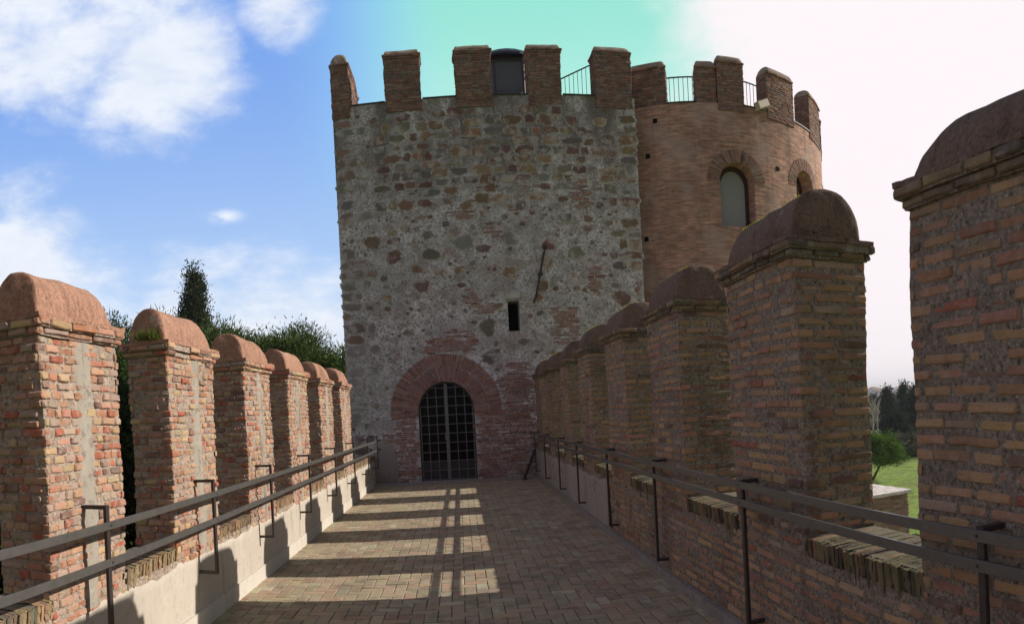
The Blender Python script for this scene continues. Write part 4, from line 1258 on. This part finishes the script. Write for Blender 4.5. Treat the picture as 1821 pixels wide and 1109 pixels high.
# stair deck under the railings so they stand on something
mb = MB()
st = [(2.3, 17.9, 8.3), (4.7, 17.9, 8.3), (4.7, 17.9, 10.16), (4.6, 17.9, 10.16), (2.3, 17.9, 9.04)]
mb.add([Vector(p) for p in st] + [Vector((x, y + .9, z)) for x, y, z in st], [(0, 1, 2, 3, 4), (9, 8, 7, 6, 5), (0, 5, 6, 1), (1, 6, 7, 2), (2, 7, 8, 3), (3, 8, 9, 4), (4, 9, 5, 0)])
mb.build("stair_block", M_ROUND, RT)
for o_ in list(bpy.data.objects):
    if o_.name.startswith("stair_block"):
        ul = o_.data.uv_layers.new(name='UVMap')
        o_.parent = TW; o_.matrix_parent_inverse = Matrix.Translation(-TW.location)
mb = MB()
n = 10
for q in range(20):
    a0, a1 = -40 + q * 5.6, -40 + (q + 1) * 5.6
    v = [Pc(A(a0), 8.06, -.75), Pc(A(a1), 8.06, -.75), Pc(A(a1), 8.06, -1.1), Pc(A(a0), 8.06, -1.1), Pc(A(a0), 8.9, -.75), Pc(A(a1), 8.9, -.75), Pc(A(a1), 8.9, -1.1), Pc(A(a0), 8.9, -1.1)]
    mb.add(v, [(4, 5, 6, 7), (0, 1, 5, 4), (2, 3, 7, 6)] + ([(3, 0, 4, 7)] if q == 0 else []) + ([(1, 2, 6, 5)] if q == 19 else []))
mb.build("roof_step", M_MORT_TB, RT)

# glazed stair cabin on the square tower roof
CB = thing("glazed_cabin", "small glazed stair cabin with dark curved roof on top of the square tower", "cabin", (1.75, 18.6, 8.3))
cbx, cby, cr = 1.80, 18.6, 1.02
def cpt(k, r, z): a = R(22.5 + 45 * k); return Vector((cbx + r * math.sin(a), cby - r * math.cos(a), z))
mb = MB()
for k in range(8):
    bevel_bar(mb, cpt(k, cr, 8.3), cpt(k, cr, 11.05), .07, .07)
    bevel_bar(mb, cpt(k, cr, 11.02), cpt(k + 1, cr, 11.02), .07, .10)
    bevel_bar(mb, cpt(k, cr, 8.4), cpt(k + 1, cr, 8.4), .06, .10)
mb.build("frame", M_IRON_RED, CB)
for k in range(8):
    mb = MB(); mb.add([cpt(k, cr - .02, 8.4), cpt(k + 1, cr - .02, 8.4), cpt(k + 1, cr - .02, 11.0), cpt(k, cr - .02, 11.0)], [(0, 1, 2, 3)])
    mb.build("glass_pane", M_GLASS, CB)
mb = MB()
rs = ((1.18, 11.06), (1.18, 11.12), (0.85, 11.36), (0.45, 11.52), (0.02, 11.58)); vs = []; N8 = 24
for r, z in rs:
    for k in range(N8):
        a = 2 * PI * k / N8; vs.append(Vector((cbx + r * math.sin(a), cby - r * math.cos(a), z)))
fs = [(q * N8 + k, q * N8 + (k + 1) % N8, (q + 1) * N8 + (k + 1) % N8, (q + 1) * N8 + k) for q in range(4) for k in range(N8)]
fs.append(tuple(range(N8 - 1, -1, -1)))
mb.add(vs, fs); mb.build("roof", M_RAIL_ROOF, CB)

# floodlight on the notch of the round tower
FL = thing("floodlight", "small pale floodlight box on the round tower's notch beside the tallest merlon", "floodlight", Pc(A(8.6), TZ + .03, -.05))
mb = MB(); c = Pc(A(8.6), 9.16, .02)
bevel_bar(mb, c + Vector((-.17, -.10, -.02)), c + Vector((.15, -.02, .14)), .20, .20, bev=.12); mb.build("housing", M_LAMP, FL)
mb = MB(); bevel_bar(mb, c + Vector((0, .05, -.1)), c + Vector((0, .0, .05)), .03, .05); mb.build("mount", M_IRON, FL)

# ------------------------------------------------------------------ detached brick wall seen through the right notch
OW = thing("outer_wall", "low brick wall stub with white stone coping seen through the right notch", "wall", (9.2, 12.2, -8))
ox0, ox1, oy0, oy1, oz = 8.35, 9.32, 11.7, 14.2, -0.68
mb = MB()
box(mb, ox0 + .01, ox1 - .01, oy0 + .01, oy1, -8.1, oz, mi=1)
for P_, wd in ((plane_P((ox0, oy0, -3), (1, 0, 0), (0, 0, 1), (0, -1, 0)), ox1 - ox0), (plane_P((ox1, oy0, -3), (0, 1, 0), (0, 0, 1), (1, 0, 0)), oy1 - oy0)):
    courses(mb, P_, wd, 3 + oz, ch=.06, bh=.042, lr=(.14, .28), pal=[((0.34, 0.22, 0.17), 3), ((0.30, 0.17, 0.12), 2), ((0.38, 0.28, 0.22), 2)], d=(0, .012), miss=.05, ragged=.015)
mb.build("wall", [M_BRICK_L, M_MORT_L], OW)
mb = MB(); grid_box(mb, ox0 - .06, ox1 + .05, oy0 - .08, oy1, oz + .002, oz + .07, .06, .016, ns=5)
mb.build("coping", M_WHITE_STONE, OW)

# ------------------------------------------------------------------ vegetation
def polar(az, rho, z=0.0): return Vector((rho * math.sin(R(az)), rho * math.cos(R(az)), z))
def leaf_crown(mb, blobs, n, size, cols, elong=1.0, droop=0.0, surf=0.75, vert=0.0, thin=1.0, spread=1.0):
    """blobs: (center, rx, ry, rz); leaves spread near the blobs' surfaces in small clumps"""
    tot = sum(b[1] * b[3] for b in blobs)
    for c, rx, ry, rz in blobs:
        c = Vector(c); m_ = int(n * rx * rz / tot)
        clumps = max(6, m_ // 34)
        for q in range(clumps):
            while True:
                d = Vector((random.gauss(0, 1), random.gauss(0, 1), random.gauss(0, 1)))
                if d.length > .2: break
            d.normalize()
            if random.random() < droop and d.z < 0: d.z = -d.z * .3
            rad = rnd(surf, 1.03) if random.random() < .8 else rnd(.3, .8)
            cc = c + Vector((d.x * rx, d.y * ry, d.z * rz)) * rad
            cs = size * rnd(1.6, 3.0) * spread
            base_c = random.choice(cols); k = rnd(.7, 1.3)
            for _ in range(max(4, m_ // clumps)):
                e = Vector((random.gauss(0, 1), random.gauss(0, 1), random.gauss(0, .75))) * cs * .55
                p = cc + e
                ax = (e.normalized() + Vector((rnd(-.5, .5), rnd(-.5, .5), rnd(0, .6) + vert))).normalized()
                sd = ax.cross(Vector((rnd(-1, 1), rnd(-1, 1), rnd(-1, 1)))).normalized()
                L = size * rnd(.6, 1.3) * elong; W = size * rnd(.3, .55) / max(1, elong * .6) * thin
                kk = k * rnd(.8, 1.2)
                mb.add([p - sd * W, p + sd * W, p + ax * L + sd * W * .3, p + ax * L - sd * W * .3], [(0, 1, 2, 3)], (base_c[0] * kk, base_c[1] * kk, base_c[2] * kk, 1))
def trunk(mb, base, top, r0, r1, limbs=()):
    b, t_ = Vector(base), Vector(top)
    pts = [b.lerp(t_, k / 5) + Vector((nz((k, b.x, 1), .7), nz((k, b.y, 4), .7), 0)) * (t_ - b).length * .03 for k in range(6)]
    tube(mb, pts, [r0 + (r1 - r0) * k / 5 for k in range(6)], 8)
    for l in limbs:
        s = pts[rnd(0, 1) < .5 and 3 or 4]; e = Vector(l)
        tube(mb, [s, s.lerp(e, .5) + Vector((0, 0, -.1)), e], [r1 * .8, r1 * .5, r1 * .2], 6)
PINE = [(0.040, 0.065, 0.020), (0.055, 0.085, 0.028), (0.085, 0.115, 0.035), (0.03, 0.048, 0.018)]
OAK = [(0.025, 0.04, 0.016), (0.035, 0.055, 0.02), (0.05, 0.07, 0.022)]
CYP = [(0.030, 0.042, 0.022), (0.045, 0.058, 0.03), (0.022, 0.032, 0.018)]
def tree(name, label, cat, base, top, r0, r1, blobs, n, size, cols, group=None, bark=None, **kw):
    T = thing(name, label, cat, base, group)
    mb = MB()
    trunk(mb, base, top, r0, r1, [Vector(b[0]) for b in blobs[:6]])
    mb.build("trunk", bark or M_BARK, T)
    mb = MB(); leaf_crown(mb, blobs, n, size, cols, **kw)
    mb.build("crown", M_LEAF, T)
    return T
def pine_blobs(c, r, h, k, seed):
    random.seed(seed)
    out = []
    for i in range(k):
        a = rnd(0, 2 * PI); q = math.sqrt(rnd(0, 1)) * r * .78
        out.append((Vector(c) + Vector((q * math.cos(a), q * math.sin(a), rnd(-.5, .35) * h - (q / r) ** 2 * h * .35)), rnd(.20, .33) * r, rnd(.20, .33) * r, rnd(.16, .27) * h * 1.3))
    return out
# left stone pines (crown tops read from the photograph as angles)
pines = [(-35.5, 26, .12, 5.0, 'broad stone pine hidden mostly behind the nearest left merlon'),
         (-28.0, 34, .168, 4.6, 'stone pine rising behind the notch between the two nearest left merlons'),
         (-22.5, 40, .150, 5.2, 'wide stone pine directly under the tall cypress'),
         (-18.2, 33, .160, 3.9, 'bright green stone pine just right of the cypress'),
         (-14.2, 30, .138, 3.2, 'dark stone pine with tufted crown above the fourth and fifth left merlons'),
         (-11.0, 27, .098, 2.6, 'lowest dark stone pine touching the left edge of the square tower')]
for i, (az_, rho, tel, r_, lab) in enumerate(pines):
    zt = EYE + tel * rho; hh = r_ * 1.0
    c = polar(az_, rho, zt - hh * .60)
    tree("stone_pine", lab, "pine tree", polar(az_, rho, -8), c + Vector((0, 0, -hh * .5)), .35, .16, pine_blobs(c, r_, hh, 24, 50 + i), 85000, 0.15, PINE[:3] + ([(0.10, 0.14, 0.045)] if i == 3 else []), "stone pines beyond the left wall", elong=1.2, vert=.25, thin=.42, spread=1.7)
random.seed(91)
oaks = [(-41, 15, .8, 'dark evergreen oak filling the view behind the nearest left merlon'), (-31.5, 19, 3.2, 'dark evergreen oak seen in the first notch of the left wall'), (-25, 21, 2.9, 'dense dark evergreen oak seen in the second notch of the left wall'), (-19.5, 23, 2.4, 'dark evergreen oak behind the third left merlon'), (-15, 24, 2.6, 'dark evergreen oak behind the fourth left merlon'), (-11.3, 25, 2.0, 'small dark evergreen oak beside the square tower corner')]
for i, (az_, rho, zt, lab) in enumerate(oaks):
    bl = []
    for _ in range(16):
        k = rnd(0, 1); a = rnd(0, 2 * PI); q = rnd(0, 2.1) * (1 - .25 * k)
        bl.append((polar(az_, rho, -5.5 + (zt + 4.3) * k) + Vector((q * math.cos(a), q * math.sin(a), 0)), rnd(.9, 1.5), rnd(.9, 1.5), rnd(.9, 1.4)))
    tree("evergreen_oak", lab, "oak tree", polar(az_, rho, -8), polar(az_, rho, zt - 1.5), .3, .1, bl, 20000, .2, OAK, "evergreen oaks behind the left wall")
# cypress
rho = 60; az_ = -22.75; c0 = polar(az_, rho); ct = EYE + .236 * rho
bl = []
lean = Vector((0.35, 0, 0))
for k in range(26):
    u = k / 25; z = -6 + (ct + 5.2) * u
    r_ = 1.75 * (1 - u ** 3.4) * (.55 + .45 * min(1, u * 4)) + .45
    a = rnd(0, 2 * PI)
    bl.append((c0 + lean * (u * 2 - 1) + Vector((r_ * .35 * math.cos(a), r_ * .35 * math.sin(a), z)), r_ * rnd(.75, .95), r_ * rnd(.75, .95), 1.5))
tree("cypress", "tall narrow dark cypress standing above the pines on the left", "cypress tree", polar(az_, rho, -8), polar(az_, rho, ct - 3), .4, .1, bl, 95000, .18, CYP, vert=1.0, thin=.8, spread=1.3, surf=.8)
# right: small stone pine in the meadow
rho = 73; az_ = 36.75
c = polar(az_, rho, EYE - .084 * rho)
random.seed(5)
bl = [(c + Vector((rnd(-1.9, 2.0), rnd(-1.4, 1.4), rnd(-1.2, 1.2) * .9)), rnd(.8, 1.2), rnd(.8, 1.2), rnd(.6, 1.0)) for _ in range(20)]
tree("stone_pine", "small round bright green pine in the meadow seen through the right notch", "pine tree", polar(35.5, rho, -8), c + Vector((-.5, 0, -1.4)), .16, .09, bl, 30000, .16, [(0.09, 0.17, 0.03), (0.13, 0.22, 0.045), (0.06, 0.11, 0.022)], elong=1.2, thin=.6, spread=1.5)
# conifers and woodland beyond the meadow
con = [(37.1, 165, .010, 2.6, "dark conical cedar left of its taller neighbour beyond the meadow"), (38.6, 175, .016, 3.4, "tallest dark cedar beyond the meadow beside the right notch edge"), (37.8, 120, -.03, 2.2, "slender dark cypress in front of the cedars beyond the meadow"),
       (39.6, 150, .010, 3.0, "dark cedar mostly hidden behind the large right merlon"), (35.9, 210, -.002, 3.2, "distant dark cedar at the left of the right notch")]
for i, (az_, rho, tel, r_, lab) in enumerate(con):
    zt = EYE + tel * rho; bl = []
    for k in range(20):
        u = k / 19; z = -7 + (zt + 6.4) * u; rr = r_ * (1 - u) ** .75 + .3; a = rnd(0, 2 * PI)
        bl.append((polar(az_, rho, z) + Vector((rr * .4 * math.cos(a), rr * .4 * math.sin(a), 0)), rr * rnd(.7, 1), rr * rnd(.7, 1), .9))
    tree("cedar", lab, "conifer", polar(az_, rho, -8), polar(az_, rho, zt - 1), .35, .1, bl, 7000, .4, [(0.03, 0.045, 0.03), (0.045, 0.06, 0.035), (0.022, 0.034, 0.024)], "conifers beyond the meadow")
# bare pale trees
for i, (az_, rho, hgt, lab) in enumerate(((35.75, 140, 8.0, "bare pale-barked tree at the left of the meadow view"), (36.15, 150, 7.5, "bare pale-barked tree standing just right of its bare neighbour"))):
    T = thing("bare_tree", lab, "bare tree", polar(az_, rho, -8), "bare trees in the meadow")
    mbt, mbb = MB(), MB(); b0 = polar(az_, rho, -8)
    tube(mbt, [b0, b0 + Vector((.1, 0, hgt * .5)), b0 + Vector((0, 0, hgt * .9))], [.22, .15, .05], 6)
    for _ in range(46):
        z = rnd(.25, .85) * hgt; s = b0 + Vector((0, 0, z)); a = rnd(0, 2 * PI); l = rnd(1.2, 2.8)
        e = s + Vector((math.cos(a) * l * .45, math.sin(a) * l * .45, l)); tube(mbb, [s, s.lerp(e, .5) + Vector((rnd(-.2, .2), 0, 0)), e], [.09, .06, .025], 4)
    mbt.build("trunk", M_PALE_BARK, T); mbb.build("branches", M_PALE_BARK, T)
# bushes below the wall and hedges in the meadow
bushes = [(39.2, 17.5, -3.9, 1.2, (0.15, 0.18, 0.12), "grey-green round bush at the foot of the wall stub"), (38.9, 33, -5.5, 2.2, (0.03, 0.045, 0.02), "dark bush behind the wall stub"), (40.6, 30, -6.0, 2.0, (0.03, 0.045, 0.02), "dark bush hidden behind the large right merlon"), (38.7, 24, -4.9, 1.3, (0.16, 0.16, 0.12), "dry grey bush just beyond the wall stub")]
for az_, rho, zt, r_, cc, lab in bushes:
    base = polar(az_, rho, -8)
    bl = [(polar(az_, rho, zt - r_ * .7) + Vector((rnd(-.6, .6) * r_, rnd(-.6, .6) * r_, rnd(-.5, .2) * r_)), r_ * .6, r_ * .6, r_ * .6) for _ in range(8)]
    bl.append((polar(az_, rho, (zt - r_ - 8) / 2), r_ * .7, r_ * .7, (zt - r_ + 8) / 2))
    tree("bush", lab, "bush", base, polar(az_, rho, zt - r_), .08, .04, bl, 7000, .10 * max(1, rho / 20), [cc, tuple(q * 1.3 for q in cc), tuple(q * .7 for q in cc)])
# woodland band
random.seed(31)
mb = MB()
for rr0, rr1, cnt, hh in ((95, 118, 26, 3.2), (180, 240, 130, 6.5), (300, 420, 170, 9)):
    for _ in range(cnt):
        az_ = rnd(30, 47) if rr0 < 300 else rnd(26, 60); rho = rnd(rr0, rr1)
        if rr0 == 95: az_ = rnd(37.4, 41)
        c = polar(az_, rho); c.z = height(c.x, c.y) + hh * .35
        cc = random.choice([(0.045, 0.06, 0.03), (0.10, 0.085, 0.06), (0.035, 0.05, 0.028), (0.13, 0.11, 0.085)])
        leaf_crown(mb, [(c, hh * .55, hh * .55, hh * rnd(.4, .62))], 330, hh * .085, [cc])
wd = tag(mb.build("woodland", M_LEAF), "mixed woodland band closing the far side of the meadow", "woodland"); wd['kind'] = 'stuff'
# low pale field wall
FW = MB()
a, b = polar(38.2, 104), polar(42.5, 98)
bevel_bar(FW, (a.x, a.y, -7.3), (b.x, b.y, -7.3), .4, 1.6, bev=.05)
tag(FW.build("field_wall", M_WHITE_STONE), "low pale wall at the edge of the meadow under the dark trees", "wall")
# distant houses on the ridge
random.seed(3)
for i in range(12):
    az_ = rnd(34, 42); rho = rnd(1300, 1700); c = polar(az_, rho); z = height(c.x, c.y)
    T = thing("house", ("far pale house with tiled roof on the hazy ridge"), "house", (c.x, c.y, z), "tiny pale houses on the distant ridge")
    mb = MB(); W = rnd(7, 14); box(mb, c.x - W, c.x + W, c.y - 6, c.y + 6, z - 3, z + rnd(5, 9)); mb.build("wall", M_WHITE_STONE, T)
    zt = z + 8.9; mb = MB(); v = [Vector(p) for p in ((c.x - W - 1, c.y - 7, zt - .2), (c.x + W + 1, c.y - 7, zt - .2), (c.x + W + 1, c.y + 7, zt - .2), (c.x - W - 1, c.y + 7, zt - .2), (c.x - W * .5, c.y, zt + 3), (c.x + W * .5, c.y, zt + 3))]
    mb.add(v, [(0, 1, 5, 4), (1, 2, 5), (2, 3, 4, 5), (3, 0, 4), (0, 3, 2, 1)]); mb.build("roof", M_CAP_L, T)

# ------------------------------------------------------------------ haze over the plain
mb = MB(); box(mb, -4400, 4400, -4400, 4400, -40, 60)
m = bpy.data.materials.new("air"); m.use_nodes = True; nt = m.node_tree; nt.nodes.clear()
pv = nt.nodes.new('ShaderNodeVolumePrincipled'); pv.inputs['Color'].default_value = (0.90, 0.93, 0.98, 1); pv.inputs['Density'].default_value = 0.00022
mo = nt.nodes.new('ShaderNodeOutputMaterial'); nt.links.new(pv.outputs[0], mo.inputs['Volume'])
hz = mb.build("haze", m); hz['kind'] = 'stuff'
